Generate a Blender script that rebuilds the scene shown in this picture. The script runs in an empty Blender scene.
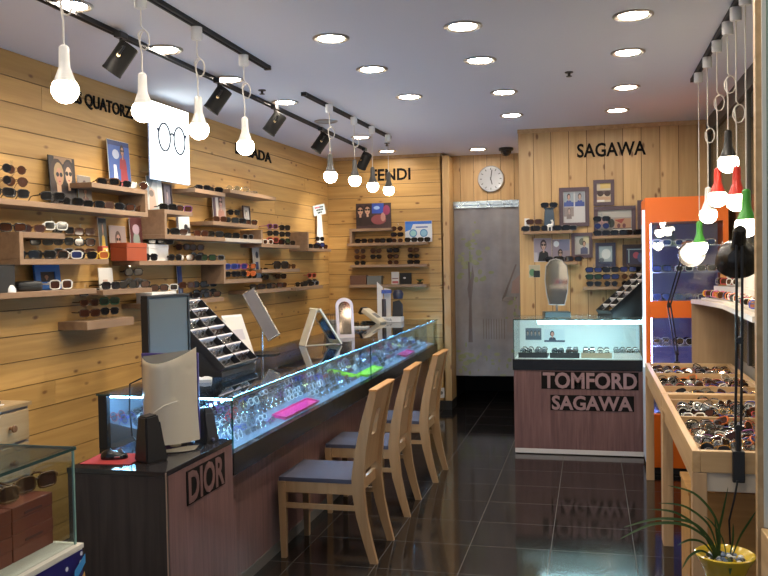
import bpy, bmesh, math, random
from mathutils import Vector, Matrix
random.seed(7)
PI = math.pi
EXPOSURE = 0.5
SC = bpy.context.scene
COL = SC.collection
# ------------------------------------------------------------------ camera
F, YAW, PITCH, ROLL, H = 850.0, .239, .0276, .0177, 1.6
_fw = Vector((-math.sin(YAW)*math.cos(PITCH), math.cos(YAW)*math.cos(PITCH), -math.sin(PITCH)))
_r = Vector((math.cos(YAW), math.sin(YAW), 0)); _u = _r.cross(_fw)
CR = _r*math.cos(ROLL) - _u*math.sin(ROLL); CU = _u*math.cos(ROLL) + _r*math.sin(ROLL); CF = _fw
EYE = Vector((0, 0, H))
cd = bpy.data.cameras.new('camera'); cam = bpy.data.objects.new('camera', cd); COL.objects.link(cam)
cd.sensor_fit = 'HORIZONTAL'; cd.angle_x = 2*math.atan(384/F); cd.clip_start = .05; cd.clip_end = 100
m3 = Matrix((CR, CU, -CF)).transposed(); cam.matrix_world = Matrix.Translation(EYE) @ m3.to_4x4()
SC.camera = cam
def ray(px, py): return CF + CR*((px-384)/F) - CU*((py-288)/F)
def at(px, py, x=None, y=None, z=None):
    """point of the place seen at a pixel, on a given plane of the shop"""
    d = ray(px, py)
    t = x/d.x if x is not None else y/d.y if y is not None else (z-H)/d.z
    return EYE + d*t
# left wall plane (it runs slightly off parallel)
P0 = Vector((-3.06, 4.0, 0)); P1 = Vector((-2.87, 9.17, 0)); TW = (P1-P0).normalized(); NW = Vector((TW.y, -TW.x, 0))
WROT = math.atan2(NW.x, -NW.y)          # turns local -Y to the wall normal, local X along the wall
def L(px, py, off=0.0):
    d = ray(px, py); q = P0 + NW*off
    k = ((q-EYE).dot(NW) - 0)/d.dot(NW) if True else 0
    w = EYE + d*k
    return (w-P0).dot(TW), w.z
def WP(s, z, off): 
    w = P0 + TW*s + NW*off; return Vector((w.x, w.y, z))
# ------------------------------------------------------------------ materials
def _new(name):
    m = bpy.data.materials.new(name); m.use_nodes = True; return m, m.node_tree.nodes, m.node_tree.links
_mc = {}
def mat(name, col, rough=.5, metal=0.0, spec=.5, emit=None, es=0, coat=0):
    if name in _mc: return _mc[name]
    m, n, l = _new(name); b = n['Principled BSDF']
    b.inputs['Base Color'].default_value = (*col, 1); b.inputs['Roughness'].default_value = rough
    b.inputs['Metallic'].default_value = metal; b.inputs['Specular IOR Level'].default_value = spec
    b.inputs['Coat Weight'].default_value = coat
    if emit: b.inputs['Emission Color'].default_value = (*emit, 1); b.inputs['Emission Strength'].default_value = es
    # slight procedural wear so nothing is perfectly flat
    t = n.new('ShaderNodeTexCoord'); no = n.new('ShaderNodeTexNoise'); no.inputs['Scale'].default_value = 18
    mr = n.new('ShaderNodeMapRange'); mr.inputs['To Min'].default_value = max(rough-.05, .01); mr.inputs['To Max'].default_value = min(rough+.05, 1)
    l.new(t.outputs['Object'], no.inputs['Vector']); l.new(no.outputs['Fac'], mr.inputs['Value']); l.new(mr.outputs['Result'], b.inputs['Roughness'])
    _mc[name] = m; return m
def wood(name, c1, c2, axis='x', knots=0.0, rough=.45, knotcol=(.16, .06, .02), tint=.13, grain=1.0, coat=0):
    if name in _mc: return _mc[name]
    m, n, l = _new(name); b = n['Principled BSDF']; b.inputs['Roughness'].default_value = rough; b.inputs['Coat Weight'].default_value = coat
    t = n.new('ShaderNodeTexCoord'); g = n.new('ShaderNodeNewGeometry')
    off = n.new('ShaderNodeVectorMath'); off.operation = 'MULTIPLY_ADD'
    cmb = n.new('ShaderNodeCombineXYZ')
    for i in range(3): l.new(g.outputs['Random Per Island'], cmb.inputs[i])
    l.new(cmb.outputs[0], off.inputs[0]); off.inputs[1].default_value = (37, 53, 29); l.new(t.outputs['Object'], off.inputs[2])
    mp = n.new('ShaderNodeMapping'); sc = [26*grain]*3; sc['xyz'.index(axis)] = 1.6*grain; mp.inputs['Scale'].default_value = sc
    l.new(off.outputs[0], mp.inputs['Vector'])
    n1 = n.new('ShaderNodeTexNoise'); n1.inputs['Scale'].default_value = 1.0; n1.inputs['Detail'].default_value = 6; n1.inputs['Distortion'].default_value = .6
    l.new(mp.outputs[0], n1.inputs['Vector'])
    rp = n.new('ShaderNodeValToRGB'); rp.color_ramp.elements[0].position = .3; rp.color_ramp.elements[1].position = .72
    rp.color_ramp.elements[0].color = (*c2, 1); rp.color_ramp.elements[1].color = (*c1, 1); l.new(n1.outputs['Fac'], rp.inputs['Fac'])
    # plank to plank tint
    hs = n.new('ShaderNodeHueSaturation'); mr = n.new('ShaderNodeMapRange'); mr.inputs['To Min'].default_value = 1-tint; mr.inputs['To Max'].default_value = 1+tint
    l.new(g.outputs['Random Per Island'], mr.inputs['Value']); l.new(mr.outputs[0], hs.inputs['Value']); l.new(rp.outputs[0], hs.inputs['Color'])
    out = hs.outputs[0]
    if knots > 0:
        mk = n.new('ShaderNodeMapping'); ks = [11.0]*3; ks['xyz'.index(axis)] = 5.0; mk.inputs['Scale'].default_value = ks; l.new(off.outputs[0], mk.inputs['Vector'])
        wob = n.new('ShaderNodeTexNoise'); wob.inputs['Scale'].default_value = 14; l.new(off.outputs[0], wob.inputs['Vector'])
        mx0 = n.new('ShaderNodeMix'); mx0.data_type = 'VECTOR'; mx0.inputs['Factor'].default_value = .06; l.new(mk.outputs[0], mx0.inputs[4]); l.new(wob.outputs['Color'], mx0.inputs[5])
        v = n.new('ShaderNodeTexVoronoi'); v.inputs['Scale'].default_value = 1.0; l.new(mx0.outputs[1], v.inputs['Vector'])
        kr = n.new('ShaderNodeMapRange'); kr.inputs['From Min'].default_value = knots*.45; kr.inputs['From Max'].default_value = knots; kr.inputs['To Min'].default_value = .85; kr.inputs['To Max'].default_value = 0
        l.new(v.outputs['Distance'], kr.inputs['Value'])
        mx = n.new('ShaderNodeMix'); mx.data_type = 'RGBA'; l.new(kr.outputs[0], mx.inputs['Factor']); l.new(out, mx.inputs[6]); mx.inputs[7].default_value = (*knotcol, 1)
        out = mx.outputs[2]
    l.new(out, b.inputs['Base Color'])
    bp = n.new('ShaderNodeBump'); bp.inputs['Strength'].default_value = .08; bp.inputs['Distance'].default_value = .003; l.new(n1.outputs['Fac'], bp.inputs['Height']); l.new(bp.outputs[0], b.inputs['Normal'])
    _mc[name] = m; return m
def glassy(name, tint, k=.06, r=.02, edge=.8):
    if name in _mc: return _mc[name]
    m, n, l = _new(name); n.remove(n['Principled BSDF'])
    tr = n.new('ShaderNodeBsdfTransparent'); tr.inputs[0].default_value = (*tint, 1)
    gl = n.new('ShaderNodeBsdfGlossy'); gl.inputs['Roughness'].default_value = r
    lw = n.new('ShaderNodeLayerWeight'); lw.inputs[0].default_value = .5
    p = n.new('ShaderNodeMath'); p.operation = 'POWER'; p.inputs[1].default_value = 4; l.new(lw.outputs['Facing'], p.inputs[0])
    ma = n.new('ShaderNodeMath'); ma.operation = 'MULTIPLY_ADD'; ma.inputs[1].default_value = edge; ma.inputs[2].default_value = k; l.new(p.outputs[0], ma.inputs[0])
    mx = n.new('ShaderNodeMixShader'); l.new(ma.outputs[0], mx.inputs[0]); l.new(tr.outputs[0], mx.inputs[1]); l.new(gl.outputs[0], mx.inputs[2])
    l.new(mx.outputs[0], n['Material Output'].inputs[0]); _mc[name] = m; return m
def emis(name, col, s):
    if name in _mc: return _mc[name]
    m, n, l = _new(name); n.remove(n['Principled BSDF']); e = n.new('ShaderNodeEmission'); e.inputs[0].default_value = (*col, 1); e.inputs[1].default_value = s
    l.new(e.outputs[0], n['Material Output'].inputs[0]); _mc[name] = m; return m
PINE = wood('pine_planks', (.60, .365, .125), (.46, .262, .082), 'x', .15)
PINEV = wood('pine_planks_vertical', (.62, .415, .20), (.50, .31, .135), 'z', .16)
PINEF = wood('light_pine', (.62, .42, .22), (.48, .30, .14), 'y', .05, tint=.08)
BEECH = wood('chair_beech', (.42, .265, .14), (.33, .195, .095), 'z', 0, rough=.38, tint=.05)
SHELF = wood('shelf_veneer', (.30, .19, .115), (.22, .135, .08), 'x', 0, tint=.06)
MAUVE = wood('mauve_veneer', (.215, .118, .115), (.12, .064, .062), 'z', 0, rough=.32, tint=.03, grain=1.6)
DARKW = wood('dark_veneer', (.05, .036, .036), (.02, .014, .015), 'z', 0, rough=.35, tint=.03, grain=1.4)
WHITE = mat('white_plastic', (.8, .8, .8), .35); CEILM = mat('ceiling_paint', (.73, .73, .79), .8)
BLACK = mat('black_plastic', (.012, .012, .014), .35); BLACKM = mat('black_matte', (.016, .015, .016), .6)
GREYP = mat('grey_plastic', (.19, .19, .19), .45); STEEL = mat('steel', (.6, .6, .62), .25, 1.0); INKM = None; SILVER = mat('silver', (.72, .71, .69), .18, 1.0)
MIRROR = mat('mirror', (.86, .88, .88), .015, 1.0)
GLASS = glassy('clear_glass', (.93, .97, .96)); GLASST = glassy('counter_top_glass', (.62, .70, .74), .10, .02, .85)
GLASSG = glassy('glass_edge', (.35, .62, .56), .15, .1, .5)
ACRY = glassy('acrylic', (.95, .96, .97), .10)
BULB = emis('bulb_glow', (1, .86, .66), 26); DOWN = emis('downlight_glow', (1, .88, .72), 95)
LEDB = emis('led_strip_glow', (.24, .57, 1.0), 95); TUBE = emis('tube_glow', (.55, .90, 1.0), 44); LEDV = emis('cabinet_led_glow', (.40, .45, 1.0), 34)
PANELG = emis('lightbox_glow', (.90, 1.0, .98), 2.6)
SEAT = mat('blue_grey_fabric', (.055, .055, .085), .85); ORANGE = mat('orange_paint', (.86, .17, .012), .4)
PAPER = mat('white_paper', (.75, .75, .73), .7)
# ------------------------------------------------------------------ mesh building
class MB:
    def __init__(s): s.bm = bmesh.new(); s.mi = 0
    def m(s, i): s.mi = i; return s
    def _f(s, fs):
        for f in fs: f.material_index = s.mi
    def add(s, vs, faces, M=None):
        bv = [s.bm.verts.new((M @ Vector(v)) if M else v) for v in vs]
        out = []
        for f in faces:
            try: out.append(s.bm.faces.new([bv[i] for i in f]))
            except ValueError: pass
        s._f(out); return bv
    def box(s, lo, hi, M=None, bev=0):
        (x0, y0, z0), (x1, y1, z1) = lo, hi
        vs = [(x0,y0,z0),(x1,y0,z0),(x1,y1,z0),(x0,y1,z0),(x0,y0,z1),(x1,y0,z1),(x1,y1,z1),(x0,y1,z1)]
        fs = [(0,3,2,1),(4,5,6,7),(0,1,5,4),(1,2,6,5),(2,3,7,6),(3,0,4,7)]
        bv = s.add(vs, fs, M)
        if bev > 0:
            es = list({e for v in bv for e in v.link_edges})
            r = bmesh.ops.bevel(s.bm, geom=es, offset=bev, segments=2, affect='EDGES', profile=.6)
            s._f(r['faces'])
        return s
    def tube(s, pts, r, seg=8, closed=False, cap=True):
        pts = [Vector(p) for p in pts]; n = len(pts); rings = []
        rr = r if isinstance(r, (list, tuple)) else [r]*n
        prev = None
        for i, p in enumerate(pts):
            a = pts[(i-1) % n] if (closed or i > 0) else p; b = pts[(i+1) % n] if (closed or i < n-1) else p
            t = (b-a).normalized()
            if prev is None:
                ref = Vector((0, 0, 1)) if abs(t.z) < .9 else Vector((1, 0, 0)); u = t.cross(ref).normalized()
            else:
                u = (prev - t*prev.dot(t)); u = u.normalized() if u.length > 1e-6 else t.orthogonal().normalized()
            prev = u; v = t.cross(u)
            rings.append([s.bm.verts.new(p + (u*math.cos(k*2*PI/seg) + v*math.sin(k*2*PI/seg))*rr[i]) for k in range(seg)])
        fs = []
        for i in range(n if closed else n-1):
            a, b = rings[i], rings[(i+1) % n]
            for k in range(seg): fs.append(s.bm.faces.new((a[k], a[(k+1) % seg], b[(k+1) % seg], b[k])))
        if not closed and cap:
            fs.append(s.bm.faces.new(list(reversed(rings[0])))); fs.append(s.bm.faces.new(rings[-1]))
        s._f(fs); return s
    def lathe(s, prof, seg=20, M=None, sx=1, sy=1):
        rings = []
        for r, z in prof:
            if r < 1e-6: rings.append([s.bm.verts.new(M @ Vector((0,0,z)) if M else (0,0,z))])
            else:
                ring = []
                for k in range(seg):
                    v = Vector((r*sx*math.cos(2*PI*k/seg), r*sy*math.sin(2*PI*k/seg), z)); ring.append(s.bm.verts.new(M @ v if M else v))
                rings.append(ring)
        fs = []
        for a, b in zip(rings, rings[1:]):
            for k in range(seg):
                k2 = (k+1) % seg
                if len(a) == 1 and len(b) == 1: continue
                if len(a) == 1: fs.append(s.bm.faces.new((a[0], b[k2], b[k])))
                elif len(b) == 1: fs.append(s.bm.faces.new((a[k], a[k2], b[0])))
                else: fs.append(s.bm.faces.new((a[k], a[k2], b[k2], b[k])))
        s._f(fs); return s
    def prism(s, pts, d, M=None):
        """polygon of (x,z) points in the XZ plane, extruded from y=0 to y=d"""
        n = len(pts); vs = [(x, 0, z) for x, z in pts] + [(x, d, z) for x, z in pts]
        fs = [tuple(range(n)), tuple(reversed(range(n, 2*n)))] + [(i, i+n, (i+1) % n+n, (i+1) % n) for i in range(n)]
        s.add(vs, fs, M); return s
    def build(s, name, mats, parent=None, loc=None, rz=0, smooth=False):
        me = bpy.data.meshes.new(name); bmesh.ops.recalc_face_normals(s.bm, faces=s.bm.faces[:]); s.bm.to_mesh(me); s.bm.free()
        for mm in (mats if isinstance(mats, (list, tuple)) else [mats]): me.materials.append(mm)
        if smooth:
            for p in me.polygons: p.use_smooth = True
            try: me.set_sharp_from_angle(angle=.7)
            except Exception: pass
        return link(name, me, parent, loc, rz)
def link(name, me, parent=None, loc=None, rz=0):
    o = bpy.data.objects.new(name, me); COL.objects.link(o)
    if parent: o.parent = parent
    if loc is not None: o.location = loc
    if rz: o.rotation_euler = (0, 0, rz)
    return o
def tag(o, label, cat, group=None, kind=None):
    o['label'] = label; o['category'] = cat
    if group: o['group'] = group
    if kind: o['kind'] = kind
    return o
def thing(name, label, cat, loc, rz=0, group=None):
    o = bpy.data.objects.new(name, None); COL.objects.link(o); o.location = loc; o.rotation_euler = (0, 0, rz); o.empty_display_size = .1
    return tag(o, label, cat, group)
def struct(o): o['kind'] = 'structure'; return o
def RZ(a): return Matrix.Rotation(a, 4, 'Z')
def RX(a): return Matrix.Rotation(a, 4, 'X')
def RY(a): return Matrix.Rotation(a, 4, 'Y')
def T(*v): return Matrix.Translation(Vector(v))
ORD = ['first', 'second', 'third', 'fourth', 'fifth', 'sixth', 'seventh', 'eighth', 'ninth', 'tenth', '11th', '12th', '13th', '14th', '15th', '16th', '17th', '18th', '19th', '20th']
def ordn(i): 
    if i < 20: return ORD[i]
    k = i+1; return f"{k}{'th' if 10 < k % 100 < 14 else {1:'st',2:'nd',3:'rd'}.get(k % 10,'th')}"
_font = None
def lettering(name, body, w, h, mats, parent=None, loc=None, rz=0, ext=.006, bold=0.0):
    """letters standing in the XZ plane (reading along +X, facing -Y), scaled to w by h"""
    cu = bpy.data.curves.new('letters', 'FONT'); cu.body = body; cu.size = 1; cu.extrude = .05; cu.offset = bold; cu.resolution_u = 3
    o = bpy.data.objects.new('letters_src', cu); COL.objects.link(o); bpy.context.view_layer.update()
    me = bpy.data.meshes.new_from_object(o.evaluated_get(bpy.context.evaluated_depsgraph_get()))
    bpy.data.objects.remove(o); bpy.data.curves.remove(cu)
    xs = [v.co.x for v in me.vertices]; ys = [v.co.y for v in me.vertices]
    x0, x1, y0, y1 = min(xs), max(xs), min(ys), max(ys)
    for v in me.vertices:
        x, y, z = v.co; v.co = ((x-x0)/(x1-x0)*w, -(z+.05)/.1*ext, (y-y0)/(y1-y0)*h)
    me.materials.clear(); me.materials.append(mats)
    return link(name, me, parent, loc, rz)
# ------------------------------------------------------------------ eyewear
def lens_outline(style, n=14):
    out = []
    for k in range(n):
        a = 2*PI*k/n; c, s = math.cos(a), math.sin(a)
        if style == 'round': x, z = .024*c, .023*s
        elif style == 'aviator': 
            x, z = .0285*c, .0245*s; x += .004*(-1)*min(s, 0)*1.2*(-1 if False else 1)*.0; x *= (1 + .12*s); z *= (1.0 if s > 0 else 1.12)
        elif style == 'wide': 
            e = .55; x = .031*math.copysign(abs(c)**e, c); z = .0215*math.copysign(abs(s)**e, s); z += .004*c*0
        elif style == 'slim': 
            e = .6; x = .026*math.copysign(abs(c)**e, c); z = .0145*math.copysign(abs(s)**e, s)
        else: 
            e = .62; x = .0265*math.copysign(abs(c)**e, c); z = .0205*math.copysign(abs(s)**e, s); x *= (1+.10*math.copysign(min(abs(s), 1), s)*.8)
        out.append((x, z))
    return out
STY = {'round': (.0016, .050), 'aviator': (.0016, .058), 'way': (.0034, .056), 'wide': (.0036, .062), 'slim': (.002, .054)}
_gm = {}
def glasses_meshes(style, n=14):
    if style in _gm: return _gm[style]
    t, cx2 = STY[style]; cx = cx2/2+.006; ol = lens_outline(style, n); zmin = min(z for x, z in ol) - t; zc = -zmin
    hw = cx + max(x for x, z in ol) + t
    f = MB()
    for sgn in (-1, 1): f.tube([(sgn*(cx + x), .0, zc+z) for x, z in ol], t, 5, True)
    xi = cx - max(x for x, z in ol)
    f.tube([(-xi, 0, zc+.006), (-xi*.4, -.001, zc+.010), (xi*.4, -.001, zc+.010), (xi, 0, zc+.006)], t*1.05, 5)
    for sgn in (-1, 1): f.box((min(sgn*(hw-.004), sgn*(hw+.003)), -.001, zc+.004), (max(sgn*(hw-.004), sgn*(hw+.003)), .008, zc+.004+t*2.6))
    me = []
    l = MB(); l.prism(ol, .0016)
    tp = MB(); th = max(t*.9, .0016)
    tp.tube([(0, .006, 0), (0, .085, 0), (0, .110, -.004), (0, .138, -zc-.004+th)], [th*1.25, th, th*1.1, th*.9], 5)
    def fin(b, nm, smooth=True):
        m = bpy.data.meshes.new(nm); bmesh.ops.recalc_face_normals(b.bm, faces=b.bm.faces[:]); b.bm.to_mesh(m); b.bm.free()
        for p in m.polygons: p.use_smooth = smooth
        return m
    _gm[style] = (fin(f, 'front_frame'), fin(l, 'lens', False), fin(tp, 'temple'), cx, zc, hw)
    return _gm[style]
_gmm = {}
def colored(me, m):
    k = (me.name, m.name)
    if k not in _gmm:
        c = me.copy(); c.materials.clear(); c.materials.append(m); _gmm[k] = c
    return _gmm[k]
FR = {'black': mat('frame_black', (.010, .010, .011), .22), 'brown': mat('frame_brown', (.07, .028, .014), .25), 'tortoise': mat('frame_tortoise', (.11, .045, .012), .25),
      'white': mat('frame_white', (.75, .73, .68), .3), 'red': mat('frame_red', (.45, .03, .03), .3), 'purple': mat('frame_purple', (.22, .04, .20), .3),
      'blue': mat('frame_blue', (.03, .06, .35), .3), 'green': mat('frame_green', (.03, .14, .05), .3), 'gold': mat('frame_gold', (.75, .50, .2), .22, 1.0),
      'silver': SILVER, 'orange': mat('frame_orange', (.7, .16, .03), .3), 'pink': mat('frame_pink', (.75, .16, .30), .3), 'grey': mat('frame_grey', (.14, .14, .15), .3), 'yellow': mat('frame_yellow', (.75, .48, .05), .3), 'clear': ACRY}
LN = {'dark': mat('lens_dark', (.008, .008, .010), .06, 0, .6), 'brown': mat('lens_brown', (.05, .018, .010), .06, 0, .6), 'clear': glassy('lens_clear', (.88, .92, .93), .12), 'red': mat('lens_red', (.16, .03, .02), .06, 0, .6),
      'green': mat('lens_green', (.015, .04, .02), .06, 0, .6), 'blue': mat('lens_blue', (.02, .03, .12), .06, 0, .6), 'orange': mat('lens_orange', (.4, .10, .03), .08, 0, .6)}
def sunglasses(style, fc, lc, loc, rz, label, group, tilt=0.0, parts=True, kind='sunglasses', sc=1.0):
    fm, lm, tm, cx, zc, hw = glasses_meshes(style)
    if parts:
        o = thing(kind, label, kind, loc, rz, group)
        link('front_frame', colored(fm, FR[fc]), o)
        for sg in (-1, 1):
            link('lens', colored(lm, LN[lc]), o, (sg*cx, 0, zc))
            link('temple', colored(tm, FR[fc]), o, (sg*(hw+.001), 0, zc+.004))
    else:
        o = link(kind, folded(style, fc, lc), None, loc, rz); tag(o, label, kind, group)
    o.rotation_euler = (tilt, 0, rz); o.scale = (sc, sc, sc)
    return o
_fold = {}
def folded(style, fc, lc):
    """one light mesh: front with its temples folded behind"""
    k = (style, fc, lc)
    if k in _fold: return _fold[k]
    t, cx2 = STY[style]; cx = cx2/2+.006; ol = lens_outline(style, 10); zmin = min(z for x, z in ol) - t; zc = -zmin; hw = cx+max(x for x, z in ol)+t
    b = MB(); xi = cx - max(x for x, z in ol)
    for sg in (-1, 1): b.tube([(sg*(cx+x), 0, zc+z) for x, z in ol], t, 4, True)
    b.tube([(-xi, 0, zc+.006), (0, -.001, zc+.011), (xi, 0, zc+.006)], t, 4)
    b.tube([(-hw, 0, zc+.006), (-hw, .012, zc+.006), (.03, .016, zc+.002), (.055, .018, .004+t)], t, 4)
    b.tube([(hw, 0, zc+.006), (hw, .018, zc+.006), (-.03, .022, zc+.002), (-.055, .024, .004+t)], t, 4)
    b.m(1)
    for sg in (-1, 1): b.prism([(sg*(cx+x), zc+z) for x, z in ol], .0012)
    me = bpy.data.meshes.new('folded_glasses'); bmesh.ops.recalc_face_normals(b.bm, faces=b.bm.faces[:]); b.bm.to_mesh(me); b.bm.free()
    me.materials.append(FR[fc]); me.materials.append(LN[lc]); _fold[k] = me
    return me
# ------------------------------------------------------------------ pictures
PC = {}
def pm(rgb):
    k = tuple(round(c, 3) for c in rgb)
    if k not in PC: PC[k] = mat('print_%d' % len(PC), k, .35)
    return PC[k]
def ell(cx, cz, rx, rz, n=14, a0=0): return [(cx+rx*math.cos(2*PI*k/n+a0), cz+rz*math.sin(2*PI*k/n+a0)) for k in range(n)]
def rect(x0, z0, x1, z1): return [(x0, z0), (x1, z0), (x1, z1), (x0, z1)]
def bust(cx, cz, s, skin=(.55, .30, .19), hair=(.03, .018, .012), cloth=(.02, .02, .025), shades=True, asp=1.0):
    r = [(hair, ell(cx-.01*s, cz+.03*s, .20*s*asp, .25*s)), (cloth, [(cx-.36*s*asp, cz-.75*s), (cx+.36*s*asp, cz-.75*s), (cx+.27*s*asp, cz-.34*s), (cx+.08*s*asp, cz-.26*s), (cx-.08*s*asp, cz-.26*s), (cx-.27*s*asp, cz-.34*s)]),
         (skin, rect(cx-.05*s*asp, cz-.34*s, cx+.05*s*asp, cz-.1*s)), (skin, ell(cx, cz-.02*s, .135*s*asp, .19*s))]
    if shades: r += [((.01, .01, .012), ell(cx-.07*s*asp, cz+.02*s, .062*s*asp, .05*s, 10)), ((.01, .01, .012), ell(cx+.07*s*asp, cz+.02*s, .062*s*asp, .05*s, 10))]
    r += [((.40, .10, .09), ell(cx, cz-.125*s, .045*s*asp, .018*s, 8))]
    return r
def clip(p):
    return [(min(max(x, .0), 1), min(max(z, .0), 1)) for x, z in p]
def print_mesh(w, h, bg, shapes, y=0.0):
    b = MB(); mats = [pm(bg)]; b.m(0).add([(0, y, 0), (w, y, 0), (w, y, h), (0, y, h)], [(0, 1, 2, 3)])
    for i, (c, p) in enumerate(shapes):
        mm = pm(c)
        if mm not in mats: mats.append(mm)
        p = clip(p); yy = y - .0002*(i+1)
        b.m(mats.index(mm)).add([(x*w, yy, z*h) for x, z in p], [tuple(range(len(p)))])
    return b, mats
def picture(name, label, cat, w, h, bg, shapes, loc, rz, frame=None, fw=.02, fd=.018, lean=0.0, group=None, rim=None):
    """a board or frame standing at loc (lower left corner), facing local -Y, with its print as a part"""
    o = thing(name, label, cat, loc, rz, group); o.rotation_euler = (-lean, 0, rz)
    if frame:
        b = MB(); b.box((0, -fd, 0), (w, 0, fw)); b.box((0, -fd, h-fw), (w, 0, h)); b.box((0, -fd, fw), (fw, 0, h-fw)); b.box((w-fw, -fd, fw), (w, 0, h-fw)); b.box((fw, -.004, fw), (w-fw, 0, h-fw)); b.build('frame', frame, o)
        p, ms = print_mesh(w-2*fw, h-2*fw, bg, shapes, -.005); p.build('print', ms, o, (fw, 0, fw))
    else:
        b = MB(); b.box((0, -fd*.4, 0), (w, 0, h)); b.build('board', rim or PAPER, o)
        p, ms = print_mesh(w*.985, h*.985, bg, shapes, -fd*.4-.0006); p.build('print', ms, o, (w*.0075, 0, h*.0075))
    return o
# ================================================================== SETTING
ZC = 2.80; YF = 9.17; YS = 7.83; YA = 9.48; XR = 1.0; XS0 = -.63; XF1 = -1.56
def tile_floor():
    m, n, l = _new('black_floor_tiles'); b = n['Principled BSDF']
    t = n.new('ShaderNodeTexCoord'); sp = n.new('ShaderNodeSeparateXYZ'); l.new(t.outputs['Object'], sp.inputs[0])
    ds = []
    for ax, o0 in (('X', -1.5824), ('Y', 4.7516)):
        a = n.new('ShaderNodeMath'); a.operation = 'SUBTRACT'; l.new(sp.outputs[ax], a.inputs[0]); a.inputs[1].default_value = o0 - 4.5
        d = n.new('ShaderNodeMath'); d.operation = 'DIVIDE'; l.new(a.outputs[0], d.inputs[0]); d.inputs[1].default_value = .45
        f = n.new('ShaderNodeMath'); f.operation = 'FRACT'; l.new(d.outputs[0], f.inputs[0])
        p = n.new('ShaderNodeMath'); p.operation = 'PINGPONG'; l.new(f.outputs[0], p.inputs[0]); p.inputs[1].default_value = .5
        ds.append(p)
    mn = n.new('ShaderNodeMath'); mn.operation = 'MINIMUM'; l.new(ds[0].outputs[0], mn.inputs[0]); l.new(ds[1].outputs[0], mn.inputs[1])
    g = n.new('ShaderNodeMath'); g.operation = 'LESS_THAN'; l.new(mn.outputs[0], g.inputs[0]); g.inputs[1].default_value = .0045
    no = n.new('ShaderNodeTexNoise'); no.inputs['Scale'].default_value = 3.5; no.inputs['Detail'].default_value = 5; l.new(t.outputs['Object'], no.inputs['Vector'])
    rp = n.new('ShaderNodeValToRGB'); rp.color_ramp.elements[0].color = (.007, .006, .006, 1); rp.color_ramp.elements[1].color = (.017, .013, .011, 1); l.new(no.outputs['Fac'], rp.inputs[0])
    mx = n.new('ShaderNodeMix'); mx.data_type = 'RGBA'; l.new(g.outputs[0], mx.inputs[0]); l.new(rp.outputs[0], mx.inputs[6]); mx.inputs[7].default_value = (.055, .045, .038, 1)
    l.new(mx.outputs[2], b.inputs['Base Color'])
    ro = n.new('ShaderNodeMapRange'); b.inputs['Specular IOR Level'].default_value = .6; ro.inputs['To Min'].default_value = .07; ro.inputs['To Max'].default_value = .12; l.new(no.outputs['Fac'], ro.inputs[0])
    r2 = n.new('ShaderNodeMix'); l.new(g.outputs[0], r2.inputs[0]); l.new(ro.outputs[0], r2.inputs[2]); r2.inputs[3].default_value = .7; l.new(r2.outputs[0], b.inputs['Roughness'])
    return m
b = MB(); b.box((-3.4, -1.2, -.1), (1.4, 12.0, 0)); struct(b.build('floor', tile_floor()))
b = MB(); b.box((-3.4, -1.2, ZC), (1.4, 12.0, ZC+.1)); struct(b.build('ceiling', CEILM))
def planks(u0, u1, v0, v1, pitch, depth, horizontal, joints=2.4, seed=1, phase=0):
    """boards in the XZ plane with a dark gap, front at y=0, backing behind"""
    rd = random.Random(seed); b = MB(); g = .0025
    if horizontal:
        z = v0 - phase
        while z < v1 - .01:
            a, c = max(z, v0), min(z+pitch, v1)
            cuts = [u0]; x = u0 + rd.uniform(.4, joints)
            while x < u1-.3: cuts.append(x); x += joints*rd.uniform(.8, 1.2)
            cuts.append(u1)
            for p, q in zip(cuts, cuts[1:]): b.box((p+g*.4, 0, a+g), (q-g*.4, depth, c-g))
            z += pitch
    else:
        x = u0 - phase
        while x < u1 - .01:
            a, c = max(x, u0), min(x+pitch, u1)
            b.box((a+g, 0, v0), (c-g, depth, v1)); x += pitch
    b.m(1).box((u0, depth*.55, v0), (u1, depth*2.2, v1))
    return b
GAP = mat('plank_gap', (.10, .055, .025), .8)
# left wall: local x along the wall
bm_ = planks(-2.6, 5.19, 0, ZC, .1415, .014, True, seed=3, phase=.03); struct(bm_.build('wall_left', [PINE, GAP], None, (P0.x, P0.y, 0), WROT))
# wall with the fendi lettering and its return into the alcove
bm_ = planks(-2.89, XF1, 0, ZC, .1415, .014, True, 9, seed=5, phase=.06); w1 = struct(bm_.build('wall_back_left', [PINE, GAP], None, (0, YF, 0)))
b = MB(); b.box((XF1-.02, YF, 0), (XF1, YA+.03, ZC)); struct(b.build('wall_alcove_side', PINEV))
b = MB(); b.box((XF1+.0005, YF-.016, .1005), (XF1+.072, YA-.001, ZC-.0305)); struct(b.build('trim_5', PINEV))
b = MB(); b.box((-2.9, YF-.012, 0), (XF1+.002, YF-.0005, .10)); b.box((XF1+.0025, YF-.018, 0), (XF1+.074, YA, .10)); struct(b.build('baseboard_back_left', BLACKM))
# alcove header with vertical boards, dark passage behind the curtain
bm_ = planks(XF1, XS0+.1, 2.25, ZC, .15, .014, False, seed=8); struct(bm_.build('wall_alcove', [PINEV, GAP], None, (0, YA, 0)))
b = MB(); b.box((XF1, 10.6, 0), (XS0+.1, 10.65, 2.3)); b.box((XF1-.03, YA+.04, 0), (XF1, 10.6, 2.3)); b.box((XS0+.07, YA+.04, 0), (XS0+.1, 10.6, 2.3)); struct(b.build('wall_passage', mat('passage_dark', (.03, .03, .032), .7)))
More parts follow.
